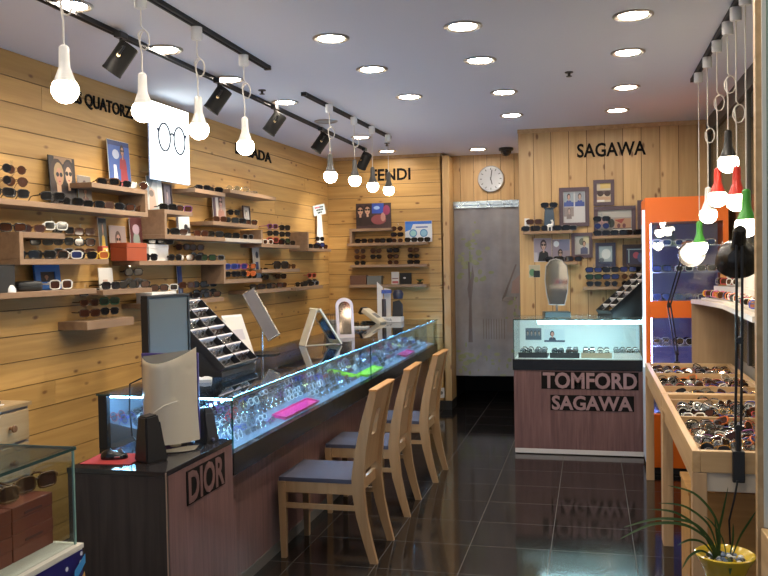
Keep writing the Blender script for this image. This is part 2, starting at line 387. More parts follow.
# sagawa wall with vertical boards and its hidden return
bm_ = planks(XS0, XR, 0, ZC-.02, .156, .014, False, seed=11, phase=.02); struct(bm_.build('wall_back', [PINEV, GAP], None, (0, YS, 0)))
b = MB(); b.box((XS0-.0, YS+.032, 0), (XS0+.03, YA, ZC)); struct(b.build('wall_back_side', PINEV))
b = MB(); b.box((XS0-.004, YS-.018, ZC-.035), (XR, YS+.0, ZC)); struct(b.build('trim_1', PINEF))
b = MB(); b.box((-2.88, YF-.018, ZC-.03), (XF1, YF, ZC)); struct(b.build('trim_2', PINEF))
# right wall: dark smoked glass with mullions
SMOKE = glassy('smoked_glass', (.86, .86, .82), .14, .03, .28)
b = MB(); b.box((XR+.03, 2.4, 0), (XR+.08, YS+.1, ZC)); struct(b.build('wall_right', mat('smoked_backing', (.36, .33, .27), .5)))
b = MB(); b.box((XR, 2.6, .9), (XR+.008, YS-.012, ZC-.14)); struct(b.build('window_1', SMOKE))
b = MB(); b.box((XR-.02, 2.6, ZC-.13), (XR+.03, YS-.015, ZC-.0)); b.box((XR-.012, YS-.06, .9), (XR+.03, YS-.015, ZC-.13)); b.box((XR-.012, 5.9, .9), (XR+.03, 5.95, ZC-.13)); struct(b.build('trim_3', mat('dark_mullion', (.06, .055, .045), .5)))
# entrance side: wooden framed glass door on the right of the camera
b = MB(); b.box((.440, 2.5, 0), (.60, 2.53, ZC)); b.m(1).box((.455, 2.490, .86), (.466, 2.4995, ZC)); b.m(2).box((.467, 2.488, .86), (.480, 2.4995, ZC)); struct(b.build('trim_4', [PINEF, mat('door_bead', (.75, .72, .62), .4), mat('glass_bead', (.36, .46, .33), .2)]))
dr = struct(bpy.data.objects.new('door_1', None)); COL.objects.link(dr); dr['label'] = 'light wooden entrance door with glass pane at the right edge'; 
b = MB(); b.box((.445, 1.5, 0), (.52, 2.487, .86), None, .004); b.build('lower_panel', PINEF, dr)
b = MB(); b.box((.505, 1.5, .8605), (.511, 2.499, 2.3)); b.build('pane', GLASS, dr)
# clock wall items
t = thing('wall_clock', 'round silvery wall clock above the grey door curtain', 'clock', (at(491, 179, y=YA).x, YA-.0015, at(491, 179, y=YA).z))
b = MB(); b.lathe([(0, 0), (.145, 0), (.147, .01), (.145, .022), (.136, .026), (.132, .021), (0, .021)], 40, RX(PI/2)); b.build('case', mat('clock_silver', (.66, .68, .70), .16, .55), t, None, 0, True)
b = MB()
for k in range(12):
    b.box((-.004, -.0235, .098), (.004, -.0205, .12), RY(k*PI/6))
b.build('hour_marks', BLACK, t)
for nm, ln, ang in (('hour_hand', .065, 2.9), ('minute_hand', .10, .15)):
    b = MB(); b.box((-.005, -.028, -.015), (.005, -.025, ln), RY(ang)); b.build(nm, BLACK, t)
# curtain rail and curtain
b = MB(); b.box((XF1+.075, YA-.07, 2.235), (XS0+.03, YA-.003, 2.285), None, .006); b.box((XF1+.075, YA-.055, 2.21), (XS0+.03, YA-.02, 2.235)); tag(b.build('curtain_rail', mat('rail_metal', (.42, .50, .56), .28, .9)), 'grey metal rail across the alcove above the curtain', 'rail')
def curtain():
    x0, x1, z0, z1 = XF1+.078, XS0-.03, .34, 2.212
    t = thing('door_curtain', 'grey fabric curtain printed with a faint tree and cottage', 'curtain', (x0, YA-.04, z0))
    b = MB(); W = x1-x0; Hh = z1-z0; n = 40
    def yy(u): return .006*math.sin(u*19) + .003*math.sin(u*47)
    vs = [(W*i/n, yy(i/n), zz) for i in range(n+1) for zz in (0, Hh)]
    b.add(vs, [(2*i, 2*i+2, 2*i+3, 2*i+1) for i in range(n)])
    m, nd, l = _new('curtain_cloth'); p = nd['Principled BSDF']; p.inputs['Roughness'].default_value = .9
    tc = nd.new('ShaderNodeTexCoord'); no = nd.new('ShaderNodeTexNoise'); no.inputs['Scale'].default_value = 5; no.inputs['Detail'].default_value = 7; l.new(tc.outputs['Object'], no.inputs['Vector'])
    rp = nd.new('ShaderNodeValToRGB'); e = rp.color_ramp.elements; e[0].position = .35; e[0].color = (.235, .235, .26, 1); e[1].position = .7; e[1].color = (.31, .31, .335, 1); l.new(no.outputs['Fac'], rp.inputs[0]); l.new(rp.outputs[0], p.inputs['Base Color'])
    b.build('cloth', m, t, None, 0, True)
    # printed drawing: soft blotches of tree crown, trunk, cottage, fence and grass, lying on the cloth
    g1, g2, br, rd_, dk = (.23, .27, .15), (.26, .29, .18), (.155, .135, .14), (.30, .215, .21), (.14, .13, .135)
    rd = random.Random(4); sh = []
    for k in range(46): 
        cx, cz = .21+rd.gauss(0, .13), .72+rd.gauss(0, .09); sh.append((rd.choice([g1, g2]), ell(cx, cz, rd.uniform(.012, .045), rd.uniform(.006, .02), 7, rd.random()*3)))
    sh.append((br, [(.175, .20), (.235, .20), (.225, .44), (.265, .60), (.245, .66), (.215, .57), (.205, .68), (.185, .68), (.19, .56), (.17, .52), (.195, .44)]))
    sh += [((.26, .24, .25), [(.70, .26), (.97, .26), (.97, .47), (.70, .47)]), (br, [(.64, .46), (.82, .66), (.84, .66), (.68, .47), (.99, .47), (.99, .455), (.64, .445)]), (rd_, [(.76, .49), (.93, .49), (.93, .57), (.88, .60), (.78, .56)]), (dk, rect(.71, .26, .725, .45)), (dk, rect(.80, .26, .815, .4))]
    for k in range(9): sh.append((br, rect(.38+k*.035, .22, .388+k*.035, .34)))
    for k in range(40): sh.append((rd.choice([g1, g2]), ell(rd.uniform(.03, .95), .11+rd.gauss(0, .045), rd.uniform(.01, .05), rd.uniform(.006, .016), 7)))
    for k in range(12): sh.append((g1, ell(.8+rd.gauss(0, .1), .40+rd.gauss(0, .03), rd.uniform(.01, .03), rd.uniform(.006, .014), 7)))
    pb, ms = print_mesh(W, Hh, (.2, .2, .2), sh, -.013)
    pb.bm.faces.ensure_lookup_table(); bmesh.ops.delete(pb.bm, geom=[pb.bm.faces[0]], context='FACES')
    bmesh.ops.triangulate(pb.bm, faces=pb.bm.faces[:]); bmesh.ops.subdivide_edges(pb.bm, edges=pb.bm.edges[:], cuts=1)
    for v in pb.bm.verts: v.co.y = yy(v.co.x/W) - .0012 + (v.co.y+.013)*.15
    pb.build('print', ms, t)
curtain()
# ------------------------------------------------------------------ ceiling things
def proj_px(*a): return (0, 0)
def downlight(px, py, label, lit=True, p=None):
    p = p or at(px, py, z=ZC)
    t = thing('downlight', label, 'ceiling light', (p.x, p.y, ZC), 0, 'recessed ceiling downlights')
    b = MB(); b.lathe([(.068, -.0005), (.098, -.0005), (.099, -.004), (.088, -.010), (.074, -.006), (.068, -.0005)], 28); b.build('trim_ring', mat('downlight_ring', (.42, .37, .32), .3, .6), t, None, 0, True)
    b = MB(); b.lathe([(0, -.005), (.066, -.005), (.068, -.003), (.068, -.001), (0, -.001)], 24); b.build('lens', DOWN if lit else mat('lens_off', (.35, .34, .33), .3), t)
rows = [('row over the track spotlights', [(71, 5), (165, 49), (229, 79), (285, 102)]), ('row second from the left wall', [(331, 38), (372, 69), (409, 96.5)]),
        ('row over the middle aisle', [(463, 26), (480, 60), (504, 92), (511.5, 115)]), ('row above the right table', [(633, 15), (628, 52), (626, 87), (617, 110)])]
for X_, nm in ((-2.25, 'over the track spotlights'), (-1.3, 'second from the left wall'), (-.61, 'over the middle aisle'), (.21, 'above the right table')):  # downlights out of view, added to brighten the near end of the shop
    for k, Y_ in enumerate((3.45, 2.55, 1.7)):
        if (X_ < -2 and k == 0) or (k == 2 and X_ < 0): continue
        q_ = proj_px(X_, Y_, ZC); downlight(q_[0], q_[1], f'added unseen downlight near the entrance, row {nm}, {ordn(k)} towards the door', p=Vector((X_, Y_, ZC)))
for rn, pts in rows:
    for i, (x, y) in enumerate(pts): downlight(x, y, f'round lit downlight, {ordn(i)} from the camera in the {rn}')
downlight(361, 137, 'round lit downlight above the far pendants'); downlight(387, 151, 'round lit downlight closest to the far counter wall')
downlight(478, 149, 'round lit downlight in front of the curtained alcove'); downlight(326, 121, 'unlit round downlight behind the far white pendant cords', False)
for i, (x, y, lb) in enumerate([(569, 72, 'small dark sprinkler head in the middle of the ceiling'), (262, 90, 'small dark sprinkler head between track and downlights'), (387, 143, 'small dark sprinkler head by the far pendants')]):
    p = at(x, y, z=ZC); b = MB(); b.lathe([(.026, 0), (.026, -.006), (.009, -.008), (.008, -.024), (.018, -.026), (.018, -.030), (0, -.030)], 14); tag(b.build('sprinkler', mat('dark_bronze', (.06, .05, .045), .4, .6), None, (p.x, p.y, ZC)), lb, 'sprinkler', 'ceiling sprinkler heads')
p = at(506, 148, z=ZC); t = thing('security_camera', 'dark dome camera on the ceiling above the curtain', 'camera', (p.x, p.y, ZC))
b = MB(); b.lathe([(0, 0), (.075, 0), (.078, -.02), (.07, -.03), (0, -.03)], 24); b.build('housing', BLACK, t, None, 0, True)
b = MB(); b.lathe([(.056, -.03), (.052, -.055), (.036, -.078), (0, -.088)], 24); b.build('dome', mat('smoked_dome', (.02, .02, .022), .06), t, None, 0, True)
def track(x, y0, y1, label, x1=None):
    t = thing('light_track', label, 'light track', (x, (y0+y1)/2, ZC), 0, 'ceiling light tracks'); x1 = x1 if x1 is not None else x
    h = (y1-y0)/2; sh = Matrix.Identity(4); sh[0][1] = (x1-x)/(2*h)
    b = MB(); b.box((-.017, -h, -.022), (-.006, h, 0), sh); b.box((.006, -h, -.022), (.017, h, 0), sh); b.box((-.006, -h, -.010), (.006, h, 0), sh); b.build('rail', BLACKM, t)
    for e in (-1, 1):
        b = MB(); b.box((-.019, -.012, -.025), (.019, .012, -.0), T(sh[0][1]*e*(h+.012), e*(h+.012), 0)); b.build('end_cap', BLACK, t)
    return t
def tx(y): return -2.29 + (y-3.246)*(.115/5.18)
track(-2.29, 2.4, 8.45, 'long black light track carrying the black spotlights', -2.21)
track(-1.865, 2.3, 4.8, 'black light track carrying the near white pendants')
track(-1.865, 5.63, 7.75, 'black light track carrying the far grey pendants', -1.77)
track(.675, 2.9, 6.0, 'black light track above the right table')
def spotlight(px, py, i, yaw=.25):
    p = at(px, py, x=-2.26); x = -2.29 + (p.y-2.4)*(.08/6.05) + .01; y = p.y
    t = thing('track_spotlight', f'black cylinder track spotlight, {ordn(i)} from the camera', 'spotlight', (x, y, ZC-.022), 0, 'black spotlights on the long track')
    b = MB(); b.box((-.02, -.035, -.03), (.02, .035, -.0), None, .004); b.tube([(0, 0, -.03), (0, 0, -.075)], .008, 10); b.build('track_adapter', BLACK, t)
    M = T(-.0, 0, -.125) @ RZ(yaw) @ RY(.62)
    b = MB(); b.tube([M @ Vector((.0, -.057, .0)), M @ Vector((.0, -.057, .05)), Vector((0, -.02, -.075)), Vector((0, .02, -.075)), M @ Vector((0, .057, .05)), M @ Vector((0, .057, 0))], .006, 6); b.build('yoke', BLACK, t)
    b = MB(); b.lathe([(0, .075), (.046, .075), (.05, .07), (.05, -.075), (.052, -.08), (.052, -.09), (.045, -.09), (.043, -.06), (0, -.06)], 24, M); b.build('can', mat('spot_black', (.010, .009, .008), .55, 0, .3), t, None, 0, True)
    b = MB(); 
    for sg in (-1, 1): b.lathe([(0, .009), (.009, .009), (.009, 0), (0, 0)], 10, M @ T(0, sg*.05, 0) @ RX(-sg*PI/2))
    b.build('pivot_screw', mat('brass', (.7, .5, .25), .3, 1.0), t)
    b = MB(); b.lathe([(0, -.061), (.042, -.061), (.042, -.065), (0, -.065)], 20, M); b.build('lens', emis('spot_lens', (1, .88, .7), 14), t)
    ld = bpy.data.lights.new('spot_lamp', 'SPOT'); ld.energy = 26; ld.color = (1, .87, .68); ld.spot_size = 1.5; ld.spot_blend = .8; ld.shadow_soft_size = .04
    lo = bpy.data.objects.new('spot_lamp', ld); COL.objects.link(lo); lo.parent = t; lo.matrix_local = M @ T(0, 0, -.115)
for i, (x, y) in enumerate([(122, 77), (217, 108), (272, 126), (317, 143), (359, 158)]): spotlight(x, y, i, (.3 if i < 4 else -.5))
def pendant(p, zb, r, cap, capm, label, group, loop, seed):
    rd = random.Random(seed)
    t = thing('pendant_bulb', label, 'pendant light', (p.x, p.y, ZC-.022), 0, group); d = ZC-.022-zb
    b = MB(); b.lathe([(0, 0), (.027, 0), (.027, -.055), (.022, -.062), (0, -.062)], 16); b.build('canopy', WHITE, t, None, 0, True)
    zt = -d+r*.5+.135
    pts = [(0, 0, -.06)]; lz = -.06 + (zt+.06)*loop
    if loop > 0:
        pts.append((0, 0, lz+.05))
        for k in range(13):
            a = PI/2 + k*2*PI*1.15/12; pts.append((.026*math.cos(a)+.012, .010*math.sin(a*.5), lz-.0+.042*math.sin(a)-.01))
        pts += [(0, 0, lz-.07)]
    pts.append((0, 0, zt)); b = MB(); b.tube(pts, .0033, 6); b.build('cord', mat('cord_white', (.66, .62, .56), .5), t, None, 0, True)
    b = MB(); b.lathe([(0, zt+.004), (.010, zt+.004), (.018, zt-.004), (.0195, zt-.05), (.0205, zt-.078), (.026, zt-.092), (r*.74, zt-.122), (r*.90, zt-.14), (r*.78, zt-.142), (0, zt-.142)], 20); b.build('socket', capm, t, None, 0, True)
    zc = -d; b = MB(); b.lathe([(r*math.sin(a), zc - r*math.cos(a)) for a in [PI*k/16*.83 for k in range(17)]], 24); b.build('bulb', BULB, t, None, 0, True)
CW = mat('socket_white', (.8, .78, .75), .35); CG = mat('socket_grey', (.09, .085, .08), .4); CRd = mat('socket_red', (.62, .035, .02), .35); CGn = mat('socket_green', (.06, .34, .045), .35); CB = mat('socket_black', (.015, .014, .014), .4)
wp = [(64, -38), (140, 3), (199, 35), (244, 62)]
for i, ((x, y), zb) in enumerate(zip(wp, (2.287, 2.279, 2.279, 2.272))):
    p = at(x, y, z=2.74); p.x = -1.865
    if i == 0: p = Vector((-1.865, at(65, 85, x=-1.865).y, 2.74)); zb = at(65, 90, x=-1.865).z
    pendant(p, zb, .049, 0, CW, f'white socket bulb pendant, {ordn(i)} from the camera on the near track', 'white bulb pendants', .45, i)
for i, (x, y, zb) in enumerate([(325, 110, 2.255), (354, 122, 2.277), (371, 131, 2.270), (387, 139, 2.276)]):
    p = at(x, y, z=2.74); p.x = -1.865 + (p.y-5.63)*(.095/2.12)
    pendant(p, zb, .050, 0, CG, f'dark grey socket bulb pendant, {ordn(i)} from the camera on the far track', 'grey bulb pendants', .45 if i < 2 else 0, i)
for i, (x, y, pb, cm, nm, lp) in enumerate([(699, 79, 247, CGn, 'green socket bulb pendant hanging low nearest the orange cabinet', 0), (707, 64, 215, CW, 'white socket bulb pendant above the right table', .55), (716, 48, 198, CRd, 'red socket bulb pendant, the farther of two red ones', .42), (726, 30, 163, CB, 'black socket bulb pendant hanging highest above the table', .5), (733, 16, 201, CRd, 'red socket bulb pendant, the nearer of two red ones', .62), (745, 0, 226, CGn, 'green socket bulb pendant nearest the wooden door post', 0)]):
    p = at(x, y, z=2.74); p.x = .675; 
    zb = at(x, pb, y=p.y).z
    pendant(p, zb, .050, 0, cm, nm, 'coloured bulb pendants over the right table', lp, i)
# ------------------------------------------------------------------ wall lettering and lightbox
INK = mat('black_lettering', (.008, .007, .007), .75, 0, .12)
def wl(body, a, bq, z0, z1, label):
    s0 = L(a[0], a[1], .01)[0]; s1 = L(bq[0], bq[1], .01)[0]
    o = lettering('wall_lettering', body, s1-s0, z1-z0, INK, None, WP(s0, z0, .0012), WROT, .006, .022); tag(o, label, 'sign')
wl('LOUIS QUATORZE', (53, 88), (136, 122), 2.60, 2.695, 'long black two-word lettering on the left wall')
wl('ESCADA', (236, 146), (272, 160), 2.575, 2.67, 'short black lettering on the left wall past the lightbox')
q0 = at(371, 173, y=YF); q1 = at(410.5, 173, y=YF); tag(lettering('wall_lettering', 'FENDI', q1.x-q0.x, .13, INK, None, (q0.x, YF-.001, at(390, 180.5, y=YF).z), 0, .006, .024), 'black five-letter sign on the far wall behind the counter', 'sign')
q0 = at(577, 150, y=YS); q1 = at(646, 150, y=YS); o = tag(lettering('wall_lettering', 'SAGAWA', q1.x-q0.x, .125, INK, None, (q0.x, YS-.001, at(577, 158, y=YS).z), 0, .006, .024), 'black six-letter sign high on the vertical boards', 'sign')
s0, s1 = L(151, 120, .12)[0], L(188.5, 120, .12)[0]; z0, z1 = 2.215, 2.745
t = thing('lightbox_sign', 'glowing white panel with a drawing of round glasses', 'sign', WP(s0, z0, .12), WROT)
w_, h_ = s1-s0, z1-z0
b = MB(); b.box((0, 0, 0), (w_, .012, h_)); b.build('lit_panel', PANELG, t)
b = MB(); b.box((-.012, .0125, -.004), (w_+.006, .020, h_)); b.build('acrylic_back', mat('lightbox_edge', (.50, .58, .80), .2), t)
b = MB()
def ring(cx, cz, rx, rz): return [(cx+rx*math.cos(2*PI*k/24), -.003, cz+rz*math.sin(2*PI*k/24)) for k in range(24)]
cz_ = h_*.57
b.tube(ring(w_*.32, cz_, w_*.150, w_*.185), .007, 6, True); b.tube(ring(w_*.72, cz_, w_*.150, w_*.185), .007, 6, True)
b.tube([(w_*.465, -.003, cz_+.025), (w_*.52, -.003, cz_+.04), (w_*.575, -.003, cz_+.025)], .007, 6); b.tube([(w_*.175, -.003, cz_+.03), (w_*.14, -.003, cz_+.05)], .009, 6); b.tube([(w_*.865, -.003, cz_+.03), (w_*.90, -.003, cz_+.05)], .009, 6)
b.build('glasses_drawing', mat('drawing_ink', (.02, .025, .06), .5), t)
b = MB()
for x in (.08, .92):
    for z in (.05, .33, .95): b.lathe([(0, 0), (.008, 0), (.008, -.006), (0, -.006)], 10, T(w_*x, 0, h_*z) @ RX(-PI/2))
b.build('stand_off_screw', STEEL, t)
b = MB()
for x in (.08, .92):
    for z in (.1, .9): b.tube([(w_*x, .0205, h_*z), (w_*x, .1195, h_*z)], .006, 8)
b.build('wall_bracket', STEEL, t)
# ================================================================== LEFT WALL SHELVES
class Shelf: pass
SH = {}
def shelf(key, label, s0, s1, z, py, d=.2, th=.03, side=None, top=None, m=None):
    """side=('near'|'far', height); top=(sa, sb) upper board"""
    m = m or SHELF; o = Shelf(); o.s0, o.s1, o.z, o.d, o.py, o.label = s0, s1, z, d, py, label; SH[key] = o
    t = thing('wall_shelf', label, 'shelf', WP(s0, z-th, 0), WROT, 'veneer shelves on the left wall')
    b = MB(); b.box((0, -d, 0), (s1-s0, -.0005, th), None, .002); b.build('shelf_board', m, t)
    if side:
        e, h = side; x0, x1 = (0, th) if e == 'near' else (s1-s0-th, s1-s0)
        b = MB(); b.box((x0, -d, th+.0005), (x1, -.0005, th+h), None, .002); b.build('side_panel', m, t)
        a, c = top; a0, c0 = a-s0, c-s0
        if e == 'near': a0 = th+.0005
        else: c0 = s1-s0-th-.0005
        b = MB(); b.box((a0, -d, h), (c0, -.0005, th+h), None, .002); b.build('upper_board', m, t)
        u = Shelf(); u.s0, u.s1, u.z, u.d, u.py, u.label = a, c, z+h, d, py-(26 if e == 'far' else 24), label; SH[key+'+'] = u
    return o
def sp(key, label, a, bq, d=.2, th=.03, **k):
    s0, z0 = L(*a, d); s1, z1 = L(*bq, d); return shelf(key, label, s0, s1, (z0+z1)/2, (a[1]+bq[1])/2, d, th, **k)
shelf('A', 'long stepped box shelf highest at the left, under the blue poster', -.75, 1.078, 1.968, 207, side=('far', .147), top=(.47, 1.078))
shelf('B', 'open ended box shelf holding a white tusk case, left wall', -.165, .62, 1.662, 258, side=('near', .142), top=(-.165, .21))
shelf('C', 'plain shelf with blue picture frame and white sunglasses', -1.0, .49, 1.49, 291)
sp('CR', 'short shelf with white card and brown sunglasses, right of the white sunglasses', (103, 290), (152, 288))
shelf('D', 'lowest thick short shelf under the sunglasses rack, left wall', .39, .88, 1.297, 320, th=.05)
shelf('E', 'box shelf with broad side panel below the lightbox', 1.286, 2.19, 1.833, 236, side=('near', .17), top=(1.286, 1.684))
shelf('F', 'shelf with white box and orange box, below the lightbox box shelf', .96, 2.197, 1.652, 260)
shelf('G', 'short high shelf just right of the lightbox', 1.723, 2.215, 2.182, 189)
shelf('GB', 'high shelf with clear glasses under the short black lettering', 2.30, 3.225, 2.222, 192)
shelf('HH', 'shelf with standing portrait card below the high shelf', 1.994, 2.82, 1.955, 222)
shelf('I', 'pale shelf touching the lightbox box shelf end', 2.2, 2.9, 1.832, 239, m=wood('pale_shelf', (.55, .48, .40), (.42, .36, .29), 'x', 0, tint=.05))
sp('I2', 'shelf above the blue and orange sunglasses, far half of left wall', (263, 243), (300, 246))
sp('K', 'low shelf behind the black monitor crowded with dark sunglasses', (148, 303), (224, 298))
sp('M', 'low shelf with a card rack of blue and orange sunglasses', (226, 279), (262, 279))
sp('LC', 'corner box shelf under the handwritten sign', (309, 249), (331, 248), side=None)
sp('N', 'shelf with one pair of oversized sunglasses near the corner', (262, 268), (300, 270))
sp('P', 'lower far shelf with hanging price tags, left wall', (250, 289), (291, 289))
sp('Q', 'last low shelf beside the wall corner', (296, 287), (323, 286))
# broad side panels of the box shelves further along, each part of its own shelf
for k, (sa, h) in {'LC': (None, .16), 'M': (None, .13), 'I2': (None, .12)}.items():
    o = SH[k]; t = [x for x in bpy.data.objects if x.type == 'EMPTY' and x.get('label') == o.label][0]
    b = MB(); b.box((-.03, -o.d, 0), (-.0005, -.0005, h+.03), None, .002); b.build('side_panel', SHELF, t)
PEND = {}      # eyewear per shelf, sorted later so that labels count from the near end
def g(key, px, style, fc, lc='dark', yaw=None, off=.12, dz=0, tilt=0, sc=1.0):
    o = SH[key]; s = L(px, o.py-6, off)[0]; s = min(max(s, o.s0+.03), o.s1-.03)
    PEND.setdefault(key, []).append((s, style, fc, lc, WROT + (-.5 + random.uniform(-.25, .25) if yaw is None else yaw), off, dz, tilt, sc))
def gflush():
    for k, lst in PEND.items():
        lst.sort(key=lambda q: q[0]); o = SH[k]
        # keep neighbours apart
        for i, (s, st, fc, lc, rz, off, dz, ti, sc) in enumerate(lst):
            lb = SHORT[k]; same = len(lst) > 1
            lab = f"{fc}-framed sunglasses {lb}" + (f", {ordn(i)} from its near end" if same else '')
            sunglasses(st, fc, lc, WP(s, o.z + .0006 + dz, off), rz, lab, 'sunglasses on the left wall', ti, True, 'sunglasses', sc)
SHORT = {'A': 'on the stepped shelf highest at left', 'A+': 'below the blue poster on the raised step', 'B': 'inside the box shelf with white tusk', 'B+': 'on top of the box shelf with white tusk', 'C': 'on the shelf with blue frame', 'CR': 'on the short shelf with white card',
  'D': 'on the lowest left shelf', 'E': 'inside the box shelf below the lightbox', 'E+': 'on top of the box shelf below the lightbox', 'F': 'on the shelf with the orange box', 'G': 'on the short high shelf by lightbox', 'GB': 'on the high shelf under short lettering',
  'HH': 'on the shelf with portrait card', 'I': 'on the pale shelf', 'I2': 'on the shelf above orange sunglasses', 'K': 'on the low shelf behind the monitor', 'M': 'on the low shelf with card rack', 'LC': 'on the corner shelf under the sign', 'N': 'on the shelf with oversized pair', 'P': 'on the lower far shelf', 'Q': 'on the last low shelf by corner'}
for px, st, fc, lc in [(71, 'wide', 'black', 'dark'), (94, 'way', 'black', 'dark'), (104, 'wide', 'tortoise', 'brown'), (114, 'way', 'black', 'dark'), (125, 'wide', 'black', 'brown'), (137, 'way', 'brown', 'brown')]: g('A', px, st, fc, lc, off=.15)
for px, st, fc, lc in [(108, 'wide', 'tortoise', 'dark'), (122, 'way', 'black', 'dark'), (138, 'aviator', 'silver', 'brown')]: g('A+', px, st, fc, lc, off=.15)
for px, st, fc, lc in [(13, 'wide', 'black', 'brown'), (33, 'way', 'tortoise', 'brown')]: g('B+', px, st, fc, lc, off=.12)
for px, st, fc, lc in [(27, 'way', 'black', 'dark'), (43, 'wide', 'black', 'dark'), (57, 'wide', 'brown', 'dark'), (70, 'wide', 'white', 'blue'), (86, 'way', 'black', 'dark'), (101, 'wide', 'yellow', 'orange')]: g('B', px, st, fc, lc, off=.15)
g('C', 61, 'wide', 'white', 'brown', -.2, .14, 0, 0, 1.15)
for px, st, fc, lc in [(111, 'wide', 'black', 'dark'), (128, 'way', 'black', 'dark'), (144, 'wide', 'black', 'brown')]: g('CR', px, st, fc, lc, off=.13)
for px, st, fc, lc in [(175, 'way', 'black', 'dark'), (185, 'way', 'tortoise', 'brown'), (195, 'wide', 'black', 'dark'), (208, 'wide', 'black', 'green'), (219, 'way', 'grey', 'dark')]: g('F', px, st, fc, lc, off=.14)
for px, st, fc, lc in [(170, 'wide', 'black', 'dark'), (179, 'way', 'brown', 'brown'), (201, 'wide', 'brown', 'brown'), (215, 'wide', 'black', 'dark')]: g('E', px, st, fc, lc, off=.15)
for px, st, fc, lc in [(168, 'wide', 'black', 'dark'), (176, 'way', 'black', 'brown'), (187, 'wide', 'purple', 'brown')]: g('E+', px, st, fc, lc, off=.14)
for px, st, fc, lc in [(203, 'wide', 'black', 'dark'), (217, 'wide', 'black', 'dark')]: g('G', px, st, fc, lc)
for px, st, fc, lc in [(233, 'round', 'silver', 'clear'), (242, 'aviator', 'silver', 'clear'), (252, 'slim', 'grey', 'clear')]: g('GB', px, st, fc, lc)
for px, st, fc, lc in [(220, 'way', 'tortoise', 'brown'), (231, 'wide', 'black', 'dark'), (239, 'wide', 'black', 'dark'), (251, 'way', 'black', 'brown')]: g('HH', px, st, fc, lc, off=.15)
for px, st, fc, lc in [(232, 'wide', 'black', 'dark'), (248, 'way', 'grey', 'dark')]: g('I', px, st, fc, lc)
for px, st, fc, lc in [(268, 'way', 'white', 'brown'), (278, 'wide', 'black', 'dark'), (290, 'way', 'black', 'dark')]: g('I2', px, st, fc, lc)
for px, st, fc, lc in [(181, 'wide', 'brown', 'dark'), (193, 'wide', 'black', 'dark'), (203, 'way', 'black', 'dark'), (214, 'wide', 'black', 'brown')]: g('K', px, st, fc, lc)
for px, st, fc, lc in [(258, 'way', 'black', 'dark')]: g('M', px, st, fc, lc)
for px, st, fc, lc in [(313, 'wide', 'black', 'dark'), (328, 'way', 'brown', 'brown')]: g('LC', px, st, fc, lc)
g('N', 281, 'wide', 'black', 'dark', -.3, .13, 0, 0, 1.5); g('N', 296, 'way', 'tortoise', 'brown')
for px, st, fc, lc in [(257, 'wide', 'black', 'dark'), (266, 'way', 'black', 'dark'), (276, 'wide', 'black', 'brown'), (285, 'way', 'brown', 'brown')]: g('P', px, st, fc, lc)
for px, st, fc, lc in [(300, 'way', 'black', 'dark'), (308, 'wide', 'black', 'dark'), (318, 'wide', 'grey', 'dark')]: g('Q', px, st, fc, lc)
ROWN = {1: [''], 2: ['top', 'bottom'], 3: ['top', 'middle', 'bottom'], 4: ['topmost', 'second from top', 'third from top', 'lowest']}
def rack(loc, rz, n, pairs, where, group, step=.062, kind_label=None, parts=True, base=.012, w=.05, matr=None):
    """upright clear rack with pegs; pairs listed from the bottom; each pair rests on its peg"""
    t = thing('eyewear_rack', kind_label or f'upright clear acrylic eyewear rack {where}', 'rack', loc, rz, 'acrylic eyewear racks')
    hgt = base + step*n + .02
    b = MB(); b.box((-w, -.03, 0), (w, .05, .004)); b.build('base', matr or ACRY, t)
    b = MB(); b.box((-.006, .04, .0045), (.006, .046, hgt)); b.build('post', matr or ACRY, t)
    M = T(*loc) @ RZ(rz)
    for k in range(n):
        z = base + step*k + .037
        if k >= len(pairs) or pairs[k] is None: continue
        b = MB(); b.tube([(0, .039, z-.0085), (0, -.006, z-.0085)], .0028, 6); b.build('peg', matr or ACRY, t)
        st, fc, lc = pairs[k]; _, _, _, cx, zc, hw = glasses_meshes(st)
        lz = z - (zc + .010 - .0045) - .0015
        rn = ROWN.get(n, ROWN[4])[n-1-k]
        sunglasses(st, fc, lc, M @ Vector((0, 0, lz)), rz, f'{fc}-framed sunglasses, {rn} pair on the rack {where}', group, 0, parts)
GW = 'sunglasses on the left wall'
def wrack(key, px, pairs, where, off=.13, yaw=-.5, dz=0):
    o = SH[key]; s = L(px, o.py-6, off)[0]; rack(WP(s, o.z+.0006+dz, off), WROT+yaw, len(pairs), pairs, where, GW)
wrack('A', 17, [('wide', 'black', 'dark'), ('aviator', 'brown', 'brown'), ('round', 'brown', 'brown')], 'at the left edge beside the large dark poster', .12, -.35)
wrack('A', 2, [('wide', 'black', 'dark'), ('round', 'brown', 'dark'), ('round', 'black', 'dark')], 'cut by the left edge of the picture', .12, -.35)
wrack('A', 53, [('wide', 'black', 'dark')], 'in front of the large dark poster', .17, -.45)
wrack('B+', 56, [('wide', 'white', 'dark'), ], 'hanging at the end of the tusk shelf', .17, -.4)
wrack('B', 64, [('way', 'grey', 'dark'), ('way', 'black', 'dark'), ('wide', 'tortoise', 'dark')], 'in the box shelf, left of two', .09, -.4)
wrack('B', 85, [('wide', 'brown', 'brown'), ('wide', 'black', 'brown'), ('wide', 'tortoise', 'brown')], 'in the box shelf, right of two', .09, -.4)
wrack('D', 90, [('wide', 'brown', 'brown'), ('way', 'tortoise', 'brown'), ('wide', 'black', 'dark')], 'on the lowest left shelf, nearer', .10, -.4)
wrack('D', 110, [('way', 'black', 'dark'), ('wide', 'green', 'green')], 'on the lowest left shelf, with the green pair', .10, -.4)
wrack('CR', 134, [('way', 'grey', 'dark'), ('wide', 'brown', 'brown')], 'beside the white card', .07, -.4)
wrack('K', 187, [None, ('wide', 'tortoise', 'brown')], 'behind the monitor, nearer', .07, -.4)
